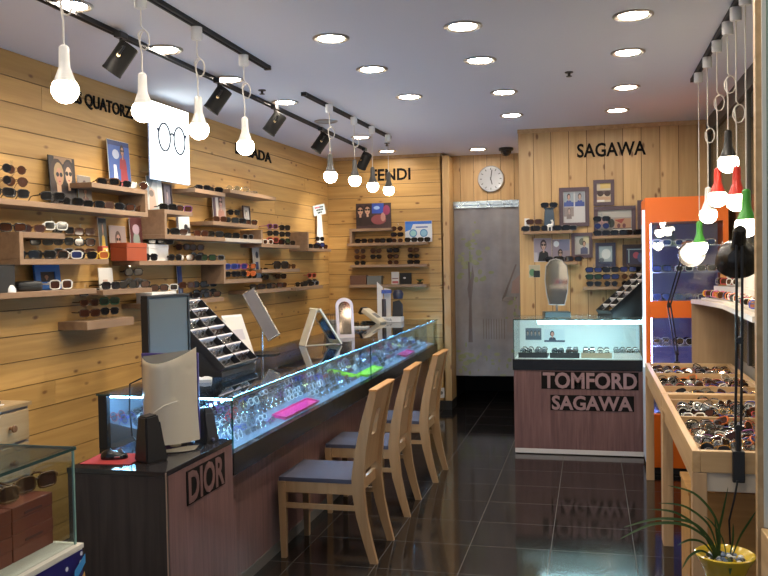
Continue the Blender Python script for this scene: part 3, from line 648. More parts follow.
wrack('K', 200, [('way', 'black', 'dark'), ('wide', 'black', 'dark')], 'behind the monitor, middle one', .06, -.4)
wrack('K', 210, [('way', 'black', 'dark'), ('wide', 'black', 'dark')], 'behind the monitor, farther', .06, -.4)
wrack('M', 231, [('way', 'black', 'dark'), ('wide', 'blue', 'blue')], 'with the blue pair, low shelf', .12, -.4)
wrack('M', 241, [('way', 'black', 'dark'), ('wide', 'purple', 'blue')], 'with the purple pair, low shelf', .12, -.4)
wrack('M', 250, [('way', 'orange', 'orange'), ('wide', 'brown', 'orange')], 'with the orange pair, low shelf', .12, -.4)
wrack('I2', 273, [('wide', 'red', 'brown'), ('wide', 'black', 'dark'), ('way', 'purple', 'brown')], 'with the purple pair, far high', .13, -.4)
wrack('I2', 285, [('way', 'black', 'green'), ('wide', 'black', 'dark'), ('wide', 'black', 'dark')], 'left of the corner shelf', .12, -.4)
wrack('LC', 320, [('wide', 'black', 'blue'), ('way', 'black', 'dark')], 'in front of the handwritten sign', .13, -.4)
wrack('F', 183, [None, ('way', 'black', 'dark')], 'on the orange box shelf, nearer', .05, -.4)
wrack('F', 197, [('way', 'black', 'dark'), ('wide', 'tortoise', 'brown')], 'on the orange box shelf, farther', .05, -.4)
wrack('P', 263, [None, ('wide', 'black', 'dark'), ('way', 'brown', 'dark')], 'on the lower far shelf, nearer', .06, -.4)
wrack('P', 281, [None, ('wide', 'black', 'brown')], 'on the lower far shelf, farther', .06, -.4)
wrack('HH', 234, [None, ('way', 'black', 'dark')], 'on the shelf with portrait card', .05, -.4)
wrack('B', 42, [None, ('wide', 'black', 'dark')], 'in the box shelf, beside the tusk', .06, -.4)
wrack('A', 112, [None, ('wide', 'tortoise', 'dark')], 'under the raised step', .06, -.4) if False else None
wrack('Q', 312, [('wide', 'black', 'dark'), ('way', 'red', 'brown')], 'on the last low shelf', .08, -.4)
# ---- pictures and boxes standing on the shelves
DKF = mat('dark_frame', (.05, .032, .035), .4)
def onshelf(key, x0, x1, ytop, name, label, cat, bg, shapes, off=.05, frame=None, lean=.06, rim=None, fw=.012):
    o = SH[key]; s0 = L(x0, o.py-6, off)[0]; s1 = L(x1, o.py-6, off)[0]; zt = L((x0+x1)/2, ytop, off)[1]
    h = zt - o.z
    return picture(name, label, cat, s1-s0, h, bg, shapes, WP(s0, o.z+.0006, off-h*math.sin(lean)*.0), WROT, frame, fw, .012, lean, None, rim)
onshelf('A', 51, 77, 157, 'poster', 'large dark portrait poster of two people in sunglasses', 'poster', (.018, .012, .014), [((.30, .18, .10), rect(.2, .86, .9, 1)), ((.04, .02, .015), ell(.3, .6, .3, .36)), ((.02, .012, .012), ell(.75, .6, .28, .38))] + bust(.36, .62, .95, (.50, .25, .15), (.40, .27, .13), (.03, .02, .025)) + bust(.72, .66, .95, (.60, .40, .26), (.05, .03, .03), (.02, .015, .02)) + [((.5, .32, .2), [(.25, 0), (.42, 0), (.38, .4), (.22, .45)])], rim=BLACKM)
onshelf('A', 79, 92, 176, 'photo_card', 'small portrait card beside the large dark poster', 'poster', (.22, .19, .17), bust(.5, .62, .9, (.5, .3, .2), (.06, .03, .03), (.18, .08, .07)), .06)
onshelf('A+', 109.5, 131, 141, 'poster', 'blue poster of a figure in red above the raised step', 'poster', (.05, .11, .36), [((.02, .04, .15), rect(0, .9, 1, 1)), ((.45, .50, .62), ell(.35, .72, .16, .1)), ((.85, .85, .9), [(.2, .0), (.42, 0), (.34, .5), (.22, .5)]), ((.35, .04, .05), [(.5, 0), (.9, 0), (.8, .55), (.7, .72), (.55, .55)])] + bust(.66, .80, .5, (.5, .27, .17), (.03, .02, .02), (.3, .03, .04)))
onshelf('B', 100, 108, 218, 'photo_card', 'narrow card of a figure in a yellow dress', 'poster', (.05, .06, .06), [((.62, .42, .05), [(.2, 0), (.85, 0), (.65, .55), (.35, .55)])] + bust(.5, .75, .6, (.5, .28, .18), (.04, .02, .02), (.6, .4, .05), False), .06)
onshelf('F', 111, 127, 226, 'photo_card', 'pale portrait card left of the orange box', 'poster', (.45, .38, .36), bust(.5, .6, .95, (.6, .38, .30), (.12, .08, .07), (.35, .16, .18)), .04)
onshelf('F', 131.5, 143.5, 217, 'photo_card', 'dark patterned card standing behind the orange box', 'poster', (.10, .03, .03), [((.3, .35, .3), ell(.5, .45, .3, .2)), ((.5, .35, .4), ell(.5, .72, .3, .12)), ((.7, .65, .6), rect(.3, .3, .7, .36))], .035)
onshelf('C', 35, 60, 264, 'picture_frame', 'bright blue picture frame with dark portrait', 'picture frame', (.03, .025, .03), bust(.45, .5, 1.0, (.35, .17, .11), (.03, .02, .02), (.02, .02, .02), False), .05, mat('blue_frame', (.03, .16, .55), .4), .1, fw=.045)
onshelf('CR', 99, 113, 268, 'price_card', 'blank white card left of brown sunglasses', 'card', (.74, .72, .68), [((.5, .35, .28), rect(.25, .35, .6, .45))], .06)
onshelf('E+', 148, 163, 177, 'poster', 'pale poster of a portrait just below the lightbox', 'poster', (.55, .60, .60), [((.25, .30, .32), [(0, .35), (.5, 1), (0, 1)]), ((.60, .42, .33), [(.05, .0), (.55, .1), (.45, .6), (.15, .7)]), ((.2, .16, .14), ell(.25, .5, .16, .1)), ((.75, .8, .78), rect(.66, .05, .98, 1))], .05)
onshelf('E+', 163.5, 172, 184, 'picture_frame', 'small dark framed photo below the lightbox', 'picture frame', (.12, .11, .15), bust(.5, .6, .9, (.3, .24, .26), (.05, .04, .05), (.08, .07, .1), False), .05, DKF)
onshelf('E', 177, 190, 214, 'photo_card', 'white card with dark glasses inside the box shelf', 'card', (.72, .76, .78), [((.02, .02, .025), ell(.68, .4, .16, .16, 10)), ((.02, .02, .025), ell(.9, .28, .12, .14, 10)), ((.03, .03, .06), rect(0, 0, .12, 1))], .06)
onshelf('HH', 213.5, 226, 192, 'photo_card', 'tall portrait card on the shelf right of the lightbox', 'poster', (.42, .33, .30), [((.10, .06, .10), rect(0, 0, .2, 1)), ((.75, .70, .66), rect(.22, .1, .42, .95))] + bust(.62, .68, .85, (.62, .38, .33), (.10, .05, .04), (.45, .22, .18)), .06)
onshelf('HH', 243, 250, 206, 'picture_frame', 'small dark frame on the shelf with portrait card', 'picture frame', (.3, .3, .3), bust(.5, .6, .9, (.4, .34, .3), (.05, .04, .05), (.08, .07, .1), False), .06, DKF)
onshelf('M', 254, 260.5, 246, 'photo_card', 'pale card with two small pictures at the shelf end', 'card', (.55, .5, .42), [((.03, .05, .08), ell(.6, .72, .22, .11)), ((.03, .06, .2), rect(.3, .2, .75, .5))], .05)
def boxy(key, x0, x1, ytop, off, d, m, label, name='gift_box', lid=None):
    o = SH[key]; s0 = L(x0, o.py-6, off+d)[0]; s1 = L(x1, o.py-6, off+d)[0]; h = L((x0+x1)/2, ytop, off+d)[1] - o.z
    t = thing(name, label, 'box', WP((s0+s1)/2, o.z+.0006, off+d/2), WROT); w = s1-s0
    b = MB(); b.box((-w/2, -d/2, 0), (w/2, d/2, h*.72), None, .003); b.build('box_body', m, t)
    b = MB(); b.box((-w/2-.002, -d/2-.002, h*.72+.0004), (w/2+.002, d/2+.002, h), None, .003); b.build('lid', lid or m, t)
    return o.z+h
OBX = mat('orange_box', (.34, .062, .02), .55)
boxy('F', 127, 147, 243, .05, .12, OBX, 'orange box on the shelf below the lightbox', 'case_box')
zt = boxy('F', 149, 168.5, 244.5, .02, .09, PAPER, 'white box on the shelf, black glasses on top', 'case_box')
s = L(158, 240, .07)[0]
g('F', 150, 'wide', 'black', 'dark', -.2, .165)
for k, (ds, nm) in enumerate([(-.06, 'nearer'), (.07, 'farther')]): sunglasses('wide', 'black', 'dark', WP(s+ds*.8, zt+.003, .09), WROT-.5, f'black sunglasses on top of the white box, {nm} pair', GW)
zt = boxy('K', 152, 176, 292, .06, .12, PAPER, 'white box on the low shelf behind the monitor', 'case_box')
sunglasses('wide', 'black', 'brown', WP(L(158, 290, .12)[0], zt+.003, .13), WROT-.5, 'black sunglasses on the white box behind the monitor, nearer pair', GW); sunglasses('wide', 'white', 'dark', WP(L(168, 290, .12)[0], zt+.003, .13), WROT-.5, 'white sunglasses on the white box behind the monitor, farther pair', GW)
gflush()
b = MB(); o = SH['C']; sC = L(2, 287, .16)[0]; h = L(2, 265, .16)[1]-o.z
t = thing('display_box', 'black box at the left edge on the blue frame shelf', 'box', WP(sC, o.z+.0006, .1), WROT)
b.box((-.075, -.08, 0), (.075, .08, h-.006), None, .004); b.build('box_body', BLACKM, t); b = MB(); b.box((-.077, -.082, h-.0055), (.077, .082, h), None, .002); b.build('lid', BLACK, t)
def lens_case(key, px, off, w, d, h, m, label, yaw=0):
    o = SH[key]; s = L(px, o.py-5, off)[0]; t = thing('eyewear_case', label, 'case', WP(s, o.z+.0006, off), WROT+yaw)
    def half(z0, z1, sc):
        bb = MB(); n = 20; pr = [(1, 0), (1.0, .35), (.96, .7), (.82, .93), (.55, 1), (0, 1)]
        rings = []
        vs = []; fs = []
        for r, q in pr:
            for k in range(n):
                a = 2*PI*k/n; e = .6; c, s_ = math.cos(a), math.sin(a)
                vs.append((w/2*r*math.copysign(abs(c)**e, c), d/2*r*math.copysign(abs(s_)**e, s_), z0+(z1-z0)*q))
        for i in range(len(pr)-1):
            for k in range(n): fs.append((i*n+k, i*n+(k+1) % n, (i+1)*n+(k+1) % n, (i+1)*n+k))
        fs.append(tuple(range(n))[::-1]); bb.add(vs, fs); bmesh.ops.remove_doubles(bb.bm, verts=bb.bm.verts[:], dist=1e-5); return bb
    half(h*.5, h, 1).build('lid', m, t, None, 0, True); half(h*.5-.001, 0, 1).build('lower_shell', m, t, None, 0, True)
lens_case('C', 28, .12, .16, .07, .055, mat('case_black', (.02, .022, .024), .4), 'dark oval eyewear case left of the blue frame', -.3)
lens_case('CR', 141, .07, .10, .06, .05, WHITE, 'white eyewear case behind the brown sunglasses', -.3)
o = SH['C']; s = L(10, 288, .17)[0]; b = MB(); b.lathe([(0, 0), (.03, 0), (.028, .02), (.016, .036), (0, .04)], 16); tag(b.build('ornament', WHITE, None, WP(s, o.z+.0006, .17), 0, True), 'small white knob ornament by the black box at left', 'ornament')
o = SH['B']; s = L(22, 253, .08)[0]; b = MB(); pts = [(.045*math.sin(a), 0, .004+.10*(a/1.5)) for a in [k*1.5/9 for k in range(10)]]; pts = [(-.03+.06*(k/9)**1.8*-1+.03, 0, .010+.085*k/9) for k in range(10)]
b.tube(pts, [.014*(1-k/10.5) for k in range(10)], 8); tag(b.build('tusk_ornament', mat('ivory', (.7, .64, .5), .4), None, WP(s, o.z+.0006, .08), WROT-.4, True), 'curved white tusk shaped ornament in the left box shelf', 'ornament')
# patterned pouch in the box shelf
o = SH['B']; s = L(103, 252, .06)[0]
t = thing('pouch', 'colourful red and yellow patterned pouch in the left box shelf', 'pouch', WP(s, o.z+.0006, .06), WROT); b = MB(); b.box((-.035, -.02, 0), (.035, .02, .085), None, .012); b.build('cloth_body', mat('pouch_red', (.45, .08, .05), .7), t, None, 0, True)
b, ms = print_mesh(.05, .06, (.75, .6, .12), [((.5, .05, .04), ell(.3, .6, .25, .2)), ((.05, .1, .4), ell(.7, .3, .2, .2)), ((.8, .75, .7), ell(.7, .75, .15, .15)), ((.02, .02, .02), ell(.25, .2, .18, .12))], -.0204); b.build('print', ms, t, (-.025, 0, .012))
# blue perfume style card behind the monitor, with a white box below it
o = SH['K']
onshelf('K', 178.5, 183, 266, 'photo_card', 'narrow blue card on the low shelf behind the monitor', 'card', (.03, .07, .25), [((.3, .4, .6), ell(.5, .3, .3, .12))], .03)
# handwritten sign on its white stand
o = SH['LC']; s = L(320, 245, .05)[0]; zt = L(319, 215, .05)[1]
t = thing('sign_stand', 'white stand with a tilted handwritten card near the corner', 'sign', WP(s, o.z+.0006, .05), WROT-.5)
b = MB(); b.box((-.05, -.03, 0), (.05, .03, .012)); b.add([(-.05, -.01, .0125), (.05, -.01, .0125), (.03, .0, zt-o.z), (-.03, .0, zt-o.z), (-.05, -.004, .0125), (.05, -.004, .0125), (.03, .006, zt-o.z), (-.03, .006, zt-o.z)], [(0, 1, 2, 3), (7, 6, 5, 4), (0, 4, 5, 1), (1, 5, 6, 2), (2, 6, 7, 3), (3, 7, 4, 0)]); b.build('stand', WHITE, t)
b = MB(); M = T(0, .003, zt-o.z+.055) @ RY(-.2); b.box((-.085, -.003, -.055), (.085, .0, .055), M); cdp = b.build('card', mat('pale_blue_card', (.60, .70, .74), .6), t)
b = MB()
for r, (zz, xs) in enumerate([(.028, (-.06, .06)), (.0, (-.045, .05)), (-.028, (-.03, .03))]):
    x = xs[0]; rd = random.Random(r)
    while x < xs[1]:
        ww = rd.uniform(.008, .016); b.m(1 if (r == 0 and x < 0) else 0).box((x, -.0045, zz-.009), (x+ww, -.0032, zz+.009), M); x += ww+.005
b.build('handwriting', [INK, mat('red_ink', (.5, .03, .08), .5)], cdp)
# oversized bottle like white sample beside the oversized pair
# ================================================================== FENDI WALL
def fshelf(x0, x1, ytop, label, th=.03, d=.16, top=None):
    a = at(x0, ytop, y=YF-d); c = at(x1, ytop, y=YF-d); t = thing('wall_shelf', label, 'shelf', (a.x, YF-.0125, a.z-th), 0, 'veneer shelves under the five-letter sign')
    b = MB(); b.box((0, -d+.012, 0), (c.x-a.x, 0, th), None, .002); b.build('shelf_board', SHELF, t)
    if top:
        z1 = at(x0, top, y=YF-d).z-a.z+th; e = at(391, top, y=YF-d).x-a.x
        b = MB(); b.box((.03, -d+.012, th+.0005), (.055, 0, z1-.0305), None, .002); b.build('side_panel', SHELF, t)
        b = MB(); b.box((.03, -d+.012, z1-.03), (e, 0, z1), None, .002); b.build('upper_board', SHELF, t)
    return a.z, (a.z-th+z1 if top else None)
zf1, zf0 = fshelf(347, 427, 243.5, 'upper stepped box shelf under the five-letter sign', top=229)
zf2, _ = fshelf(350, 427, 265, 'middle shelf under the five-letter sign with racks of sunglasses')
zf3, _ = fshelf(349, 427, 285, 'bottom shelf under the five-letter sign with boxes and cards')
def fpic(x0, x1, yt, zb, off, name, label, cat, bg, shapes, **k):
    a = at(x0, yt, y=YF-off); c = at(x1, yt, y=YF-off); return picture(name, label, cat, c.x-a.x, a.z-zb, bg, shapes, (a.x, YF-off, zb+.0006), 0, **k)
fpic(356, 391, 204, zf0, .05, 'poster', 'wide dark poster of people in sunglasses on the far wall', 'poster', (.06, .035, .04), bust(.12, .72, .8, (.55, .33, .22), (.03, .02, .02), (.03, .02, .02), True, .7) + bust(.33, .74, .8, (.6, .38, .26), (.03, .02, .02), (.04, .025, .025), True, .7) + [((.04, .09, .42), rect(.46, .6, .8, 1)), ((.3, .45, .75), ell(.6, .82, .09, .07)), ((.28, .08, .09), ell(.65, .35, .22, .2)), ((.5, .26, .22), ell(.78, .45, .07, .18)), ((.3, .05, .12), ell(.88, .72, .1, .2))], rim=BLACKM)
fpic(405, 432, 221.5, zf1, .05, 'poster', 'white and blue poster with a pair of round blue lenses', 'poster', (.66, .72, .80), [((.03, .14, .55), rect(0, .86, 1, 1)), ((.05, .2, .6), [(0, .5), (.22, .6), (.3, .86), (0, .86)]), ((.10, .28, .55), ell(.3, .42, .15, .2)), ((.3, .6, .65), ell(.3, .42, .11, .14)), ((.10, .28, .55), ell(.7, .42, .15, .2)), ((.25, .5, .7), ell(.7, .42, .11, .14)), ((.06, .12, .4), rect(.4, .68, .85, .74)), ((.8, .85, .9), ell(.78, .18, .1, .06))])
GF = 'sunglasses under the five-letter sign'
def fg(px, zb, off, i, where, st='wide', fc='black', lc='dark'):
    p = at(px, 245, y=YF-off); sunglasses(st, fc, lc, (p.x, p.y, zb+.0006), random.uniform(-.1, .1), f'{fc}-framed sunglasses {where}, {ordn(i)} from the left', GF, 0, False)
for i, px in enumerate((361, 374, 386)): fg(px, zf1, .12, i, 'inside the far wall box shelf', 'wide', ['black', 'tortoise', 'black'][i])
for i, px in enumerate((411, 424)): fg(px, zf1, .13, i, 'in front of the blue lens poster')
def frack(px, zb, pairs, where):
    p = at(px, 255, y=YF-.10); rack((p.x, p.y, zb+.0006), 0, len(pairs), pairs, where, GF, .066, None, False, -.01)
frack(397.5, zf1, [('aviator', 'grey', 'brown'), ('wide', 'black', 'dark'), ('aviator', 'brown', 'brown')], 'left of the blue lens poster')
frack(360, zf2, [('aviator', 'black', 'dark'), ('way', 'brown', 'brown'), ('aviator', 'silver', 'brown')], 'on the far middle shelf, first column')
frack(376, zf2, [None, ('way', 'black', 'dark'), ('aviator', 'brown', 'brown')], 'on the far middle shelf, second column')
frack(393, zf2, [('aviator', 'silver', 'brown'), ('way', 'black', 'brown'), ('wide', 'black', 'dark')], 'on the far middle shelf, third column')
frack(413.5, zf2, [('wide', 'black', 'dark'), ('way', 'black', 'dark'), ('way', 'brown', 'brown')], 'on the far middle shelf, last column')
def fbox(x0, x1, yt, zb, d, m, label, name='case_box'):
    a = at(x0, yt, y=YF-.02-d); c = at(x1, yt, y=YF-.02-d); h = a.z-zb; w = c.x-a.x; t = thing(name, label, 'box', ((a.x+c.x)/2, YF-.02-d/2, zb+.0006)); b = MB(); b.box((-w/2, -d/2, 0), (w/2, d/2, h*.6)); b.build('box_body', m, t); b = MB(); b.box((-w/2-.001, -d/2-.001, h*.6+.0004), (w/2+.001, d/2+.001, h)); b.build('lid', m, t)
fbox(350, 366, 275.5, zf3, .1, mat('brown_box', (.11, .05, .03), .6), 'dark brown box at the left of the far bottom shelf')
fbox(367, 381, 276, zf3, .1, mat('grey_box', (.13, .14, .14), .6), 'grey box beside the dark brown box on the shelf')
fpic(400, 411.5, 273, zf3, .05, 'photo_card', 'black card with a small white mark on the bottom shelf', 'card', (.012, .01, .01), [((.6, .6, .6), ell(.4, .55, .12, .08))], rim=BLACKM)
for i, (x0, x1, yt, lb) in enumerate([(391.5, 399, 272, 'white card standing left of the black card')]): fpic(x0, x1, yt, zf3, .05, 'photo_card', lb, 'card', (.7, .68, .66), [((.2, .1, .12), rect(.1, .42, .9, .5)), ((.45, .12, .14), rect(.1, .05, .9, .25))])
p = at(420, 283, y=YF-.09); b = MB(); rd = random.Random(3); b.lathe([(0, 0), (.03, 0), (.034, .02), (0, .022)], 12)
b.m(1)
for k in range(16):
    a = rd.random()*6.28; r = rd.uniform(.01, .05); b.tube([(0, 0, .02), (r*.5*math.cos(a), r*.5*math.sin(a), .045), (r*math.cos(a), r*math.sin(a), .035+rd.random()*.02)], [.004, .006, .002], 5)
tag(b.build('small_plant', [mat('dark_pot', (.05, .03, .02), .5), mat('plant_dark_green', (.04, .09, .03), .6)], None, (p.x, p.y, zf3+.0006)), 'small dark green plant at the right of the bottom shelf', 'plant')
# ================================================================== LONG GLASS COUNTER
CX0, CX1, CY0, CY1, CZ, CB = -2.32, -1.62, 3.645, 9.05, 1.0, .735
t = thing('glass_counter', 'long lit glass display counter with dark wooden base by the chairs', 'display counter', (CX1, CY0, 0)); O = Vector((CX1, CY0, 0)); CT = t
def cbox(name, m, lo, hi, bev=0, parent=None):
    b = MB(); b.box([a-o for a, o in zip(lo, O)], [a-o for a, o in zip(hi, O)], None, bev); return b.build(name, m, parent or t)
cbox('base_cabinet', MAUVE, (CX0+.02, CY0, .06), (CX1-.10, CY1, .63)); cbox('plinth', mat('plinth_grey', (.13, .12, .115), .5), (CX0+.02, CY0, 0), (CX1-.095, CY1, .0595))
cbox('black_band', mat('band_black', (.010, .010, .012), .22), (CX0, CY0, .6305), (CX1, CY1, CB), .002)
cbox('black_end_panel', BLACK, (CX0, CY0, CB+.0005), (CX0+.045, CY0+.03, CZ-.009))
cbox('glass_top', [GLASST], (CX0-.005, CY0-.005, CZ-.008), (CX1+.006, CY1, CZ))
cbox('glass_edge_strip', GLASSG, (CX1+.0065, CY0-.005, CZ-.008), (CX1+.008, CY1, CZ)); cbox('glass_edge_strip', mat('glass_edge_dark', (.03, .06, .055), .15), (CX0-.005, CY0-.0075, CZ-.008), (CX1+.008, CY0-.0055, CZ))
for y0, y1 in ((CY0, 6.2), (6.206, CY1)): cbox('front_glass', GLASS, (CX1-.007, y0, CB+.0005), (CX1-.001, y1, CZ-.0085))
cbox('end_glass', GLASS, (CX0+.046, CY0+.001, CB+.0005), (CX1-.0075, CY0+.006, CZ-.0085)); cbox('glass_joint', GLASSG, (CX1-.008, 6.2005, CB+.0005), (CX1-.0005, 6.2055, CZ-.0085))
cbox('corner_joint', GLASSG, (CX1-.009, CY0-.0005, CB+.0005), (CX1+.0005, CY0+.0008, CZ-.0085))
cbox('back_panel', mat('counter_back', (.22, .26, .32), .6), (CX0+.003, CY0+.031, CB+.0005), (CX0+.012, CY1, CZ-.0085))
cbox('led_strip', LEDB, (CX1-.024, CY0+.02, CZ-.020), (CX1-.012, CY1-.02, CZ-.0095)); cbox('led_strip', LEDB, (CX0+.06, CY0+.010, CZ-.018), (CX1-.03, CY0+.018, CZ-.0095))
cbox('led_channel', mat('aluminium', (.6, .6, .62), .35, .8), (CX1-.0115, CY0+.02, CZ-.022), (CX1-.0078, CY1-.02, CZ-.0095))
# sloped white display bed
b = MB(); xa, xb = CX1-.035, CX0+.02; za, zb = CB+.004, CB+.125
b.add([(xa-O.x, .03, CB+.001), (xa-O.x, CY1-CY0-.03, CB+.001), (xa-O.x, .03, za), (xa-O.x, CY1-CY0-.03, za), (xb-O.x, .03, zb), (xb-O.x, CY1-CY0-.03, zb), (xb-O.x, .03, CB+.001), (xb-O.x, CY1-CY0-.03, CB+.001)], [(0, 1, 3, 2), (2, 3, 5, 4), (4, 5, 7, 6), (6, 7, 1, 0), (0, 2, 4, 6), (1, 7, 5, 3)])
b.build('display_bed', mat('display_grey', (.17, .20, .25), .5), t)
slope = math.atan2(zb-za, xa-xb)
rd = random.Random(21)
FCS = ['black', 'black', 'black', 'white', 'silver', 'silver', 'silver', 'brown', 'grey', 'silver', 'white', 'blue', 'purple', 'red', 'gold']
STS = ['slim', 'slim', 'slim', 'round', 'slim', 'way']
NR = 11; pitch = .150; NCOL = 35; FARB = MB(); farm = []
for r in range(NR):
    x = xa - .035 - r*.057
    for c in range(NCOL):
        y = CY0 + .085 + c*pitch + rd.uniform(-.006, .006)
        if r <= 1 and any(a_ - .08 < y < b_ + .08 for a_, b_ in ((4.45, 5.05), (6.24, 6.75), (7.62, 8.04))): continue
        if r <= 4 and 6.0 < y < 6.26: continue
        z = za + (xa-x)*math.tan(slope) + .006; fc = rd.choice(FCS); st = rd.choice(STS)
        row = 'front row' if r == 0 else f'{ordn(r)} row from the front glass'
        e_ = (-.35, 0, PI/2 + rd.uniform(-.14, .14))
        if c >= 30 or (r >= 5 and c >= 20) or (r >= 8 and c >= 14):
            me_ = folded(st, fc, 'clear'); M_ = T(x, y, z) @ RZ(e_[2]) @ RX(e_[0])
            for k_, mm in enumerate(me_.materials):
                if mm not in farm: farm.append(mm)
            vs_ = [M_ @ v.co for v in me_.vertices]; bv = [FARB.bm.verts.new(v) for v in vs_]
            for p_ in me_.polygons:
                try: f_ = FARB.bm.faces.new([bv[i_] for i_ in p_.vertices]); f_.material_index = farm.index(me_.materials[p_.material_index])
                except ValueError: pass
            continue
        o = link('eyeglasses', folded(st, fc, 'clear'), None, (x, y, z)); o.rotation_euler = e_
        tag(o, f'{fc} eyeglasses in the long counter, {row}, {ordn(c)} from near end', 'eyeglasses', 'eyeglasses inside the long counter')
tag(FARB.build('eyeglasses_far_rows', farm), 'crowded far rows of eyeglasses deep inside the long lit counter', 'eyeglasses', None, 'stuff')
def tray(name, m, ya, yb, label, cx=.045, hx=.0425):
    tt = thing(name, label, 'tray', (xa-cx, (ya+yb)/2, za+.003+(cx+0)*math.tan(slope)+.004)); h = (yb-ya)/2; M = RY(slope*1.0) @ Matrix.Diagonal((hx/.0425, 1, 1, 1))
    b = MB(); b.box((-.045, -h, -.004), (.04, h, .0), M); b.build('tray_floor', m, tt); b = MB()
    for lo, hi in (((-.045, -h, .0005), (-.041, h, .012)), ((.036, -h, .0005), (.04, h, .012)), ((-.0405, -h, .0005), (.0355, -h+.004, .012)), ((-.0405, h-.004, .0005), (.0355, h, .012))): b.box(lo, hi, M)
    b.build('tray_rim', m, tt)
PINK = mat('pink_acrylic', (.80, .035, .22), .3); LIME = mat('lime_acrylic', (.45, .80, .06), .3)
tray('display_tray', PINK, 4.45, 5.05, 'bright pink tray at the near front of the long counter')
tray('display_tray', LIME, 6.24, 6.75, 'lime green tray lying along the front glass of the long counter')
tray('display_tray', PINK, 7.62, 8.04, 'small pink tray in the far part of the long counter')
tray('display_tray', LIME, 6.10, 6.19, 'lime green bar tray lying across the long counter', .16, .12)
# ================================================================== DESK
DX0, DX1, DY0, DY1, DZ = -2.055, -1.622, 3.0, 3.632, .805
t = thing('desk', 'low dark wooden desk joined to the near end of the counter', 'desk', (DX1, DY0, 0)); O = Vector((DX1, DY0, 0))
cbox('end_panel', DARKW, (DX0, DY0, 0), (DX1-.001, DY0+.02, DZ-.022)); cbox('side_panel', MAUVE, (DX1-.02, DY0+.0205, 0), (DX1, DY1, DZ-.022)); cbox('side_panel', DARKW, (DX0, DY0+.0205, 0), (DX0+.02, DY1, DZ-.022)); cbox('back_panel', DARKW, (DX0+.021, DY1-.02, 0), (DX1-.021, DY1, DZ-.022))
cbox('desk_top', mat('desk_top_black', (.018, .016, .018), .12), (DX0-.004, DY0-.002, DZ-.0215), (DX1, DY1, DZ), .002); cbox('edge_banding', mat('edge_tan', (.32, .22, .17), .5), (DX1-.001, DY0-.003, 0), (DX1+.002, DY0+.003, DZ-.004))
p0 = at(186.5, 480, x=DX1+.002); p1 = at(224.5, 465, x=DX1+.002); zt_, zb_ = .765, .622
def cut_sign(label, body, loc, rz, w, h, m, pad=.012):
    s = thing('cut_letter_panel', label, 'sign', loc, rz)
    b = MB(); b.box((0, -.003, 0), (w, 0, h)); b.build('panel', INK, s)
    lettering('letters', body, w-pad*2, h*.94, m, s, (pad, -.0035, h*.03), 0, .002, .03)
cut_sign('black panel with wood coloured letters on the desk side', 'DIOR', (DX1+.0005, p0.y, zb_), PI/2, p1.y-p0.y, zt_-zb_, MAUVE)
# ---- things on the desk
t = thing('mouse_mat', 'red mouse mat on the dark desk', 'mouse mat', (-1.945, 3.17, DZ+.0005), .1); b = MB(); b.box((-.105, -.10, 0), (.11, .10, .003), None, .001); b.build('mat_sheet', mat('mat_red', (.40, .03, .03), .75), t)
t = thing('computer_mouse', 'black computer mouse on the red mat', 'mouse', (-1.945, 3.165, DZ+.004), .3)
b = MB(); n = 16; vs = []; fs = []
prof = [(1, 0), (1.02, .3), (.95, .62), (.72, .88), (.35, 1.0)]
for r, q in prof:
    for k in range(n): a = 2*PI*k/n; vs.append((.056*r*math.cos(a), .031*r*math.sin(a), .034*q*(1-.18*math.cos(a))))
for i in range(4):
    for k in range(n): fs.append((i*n+k, i*n+(k+1) % n, (i+1)*n+(k+1) % n, (i+1)*n+k))
fs += [tuple(reversed(range(n))), tuple(range(4*n, 5*n))]; b.add(vs, fs); b.build('mouse_body', mat('mouse_black', (.012, .012, .014), .18), t, None, 0, True)
b = MB(); b.lathe([(0, -.004), (.010, -.004), (.010, .004), (0, .004)], 14, T(.025, 0, .029) @ RX(PI/2)); b.build('scroll_wheel', GREYP, t)
b = MB(); b.box((.008, -.0325, .010), (.03, .0325, .016), None, .001); b.build('side_button', SILVER, t)
def speaker(x, y, rz, s, label):
    t = thing('desktop_speaker', label, 'speaker', (x, y, DZ+.0005), rz, 'black desktop speakers')
    b = MB(); w, d, h = .048*s, .05*s, .185*s; tp = .62
    b.add([(-w, -d, 0), (w, -d, 0), (w, d, 0), (-w, d, 0), (-w*tp, -d*.35, h), (w*tp, -d*.35, h), (w*tp, d*.8, h*.97), (-w*tp, d*.8, h*.97)], [(0, 3, 2, 1), (4, 5, 6, 7), (0, 1, 5, 4), (1, 2, 6, 5), (2, 3, 7, 6), (3, 0, 4, 7)])
    bmesh.ops.bevel(b.bm, geom=b.bm.edges[:], offset=.006, segments=2, affect='EDGES'); b.build('speaker_body', mat('speaker_black', (.013, .013, .016), .42), t)
    an = math.atan2(d*.65, h); M = T(0, -d*.72, h*.42) @ RX(-an)
    b = MB(); b.box((-w*.66, -.003, -h*.32), (w*.66, .004, h*.42), M, .002); b.build('grille', mat('speaker_grille', (.022, .022, .028), .8), t)
    b = MB(); b.lathe([(0, 0), (.008, 0), (.007, .008), (0, .009)], 12, T(0, -d*.94, h*.09) @ RX(PI/2-an)); b.build('volume_knob', mat('knob_grey', (.12, .13, .22), .3), t)
p = at(150, 462, z=DZ); speaker(p.x-.01, p.y+.03, PI-.5, 1.04, 'black desktop speaker with its back to the camera, nearer one')
speaker(-1.715, 3.565, 1.15, .85, 'black desktop speaker behind the white monitor base')
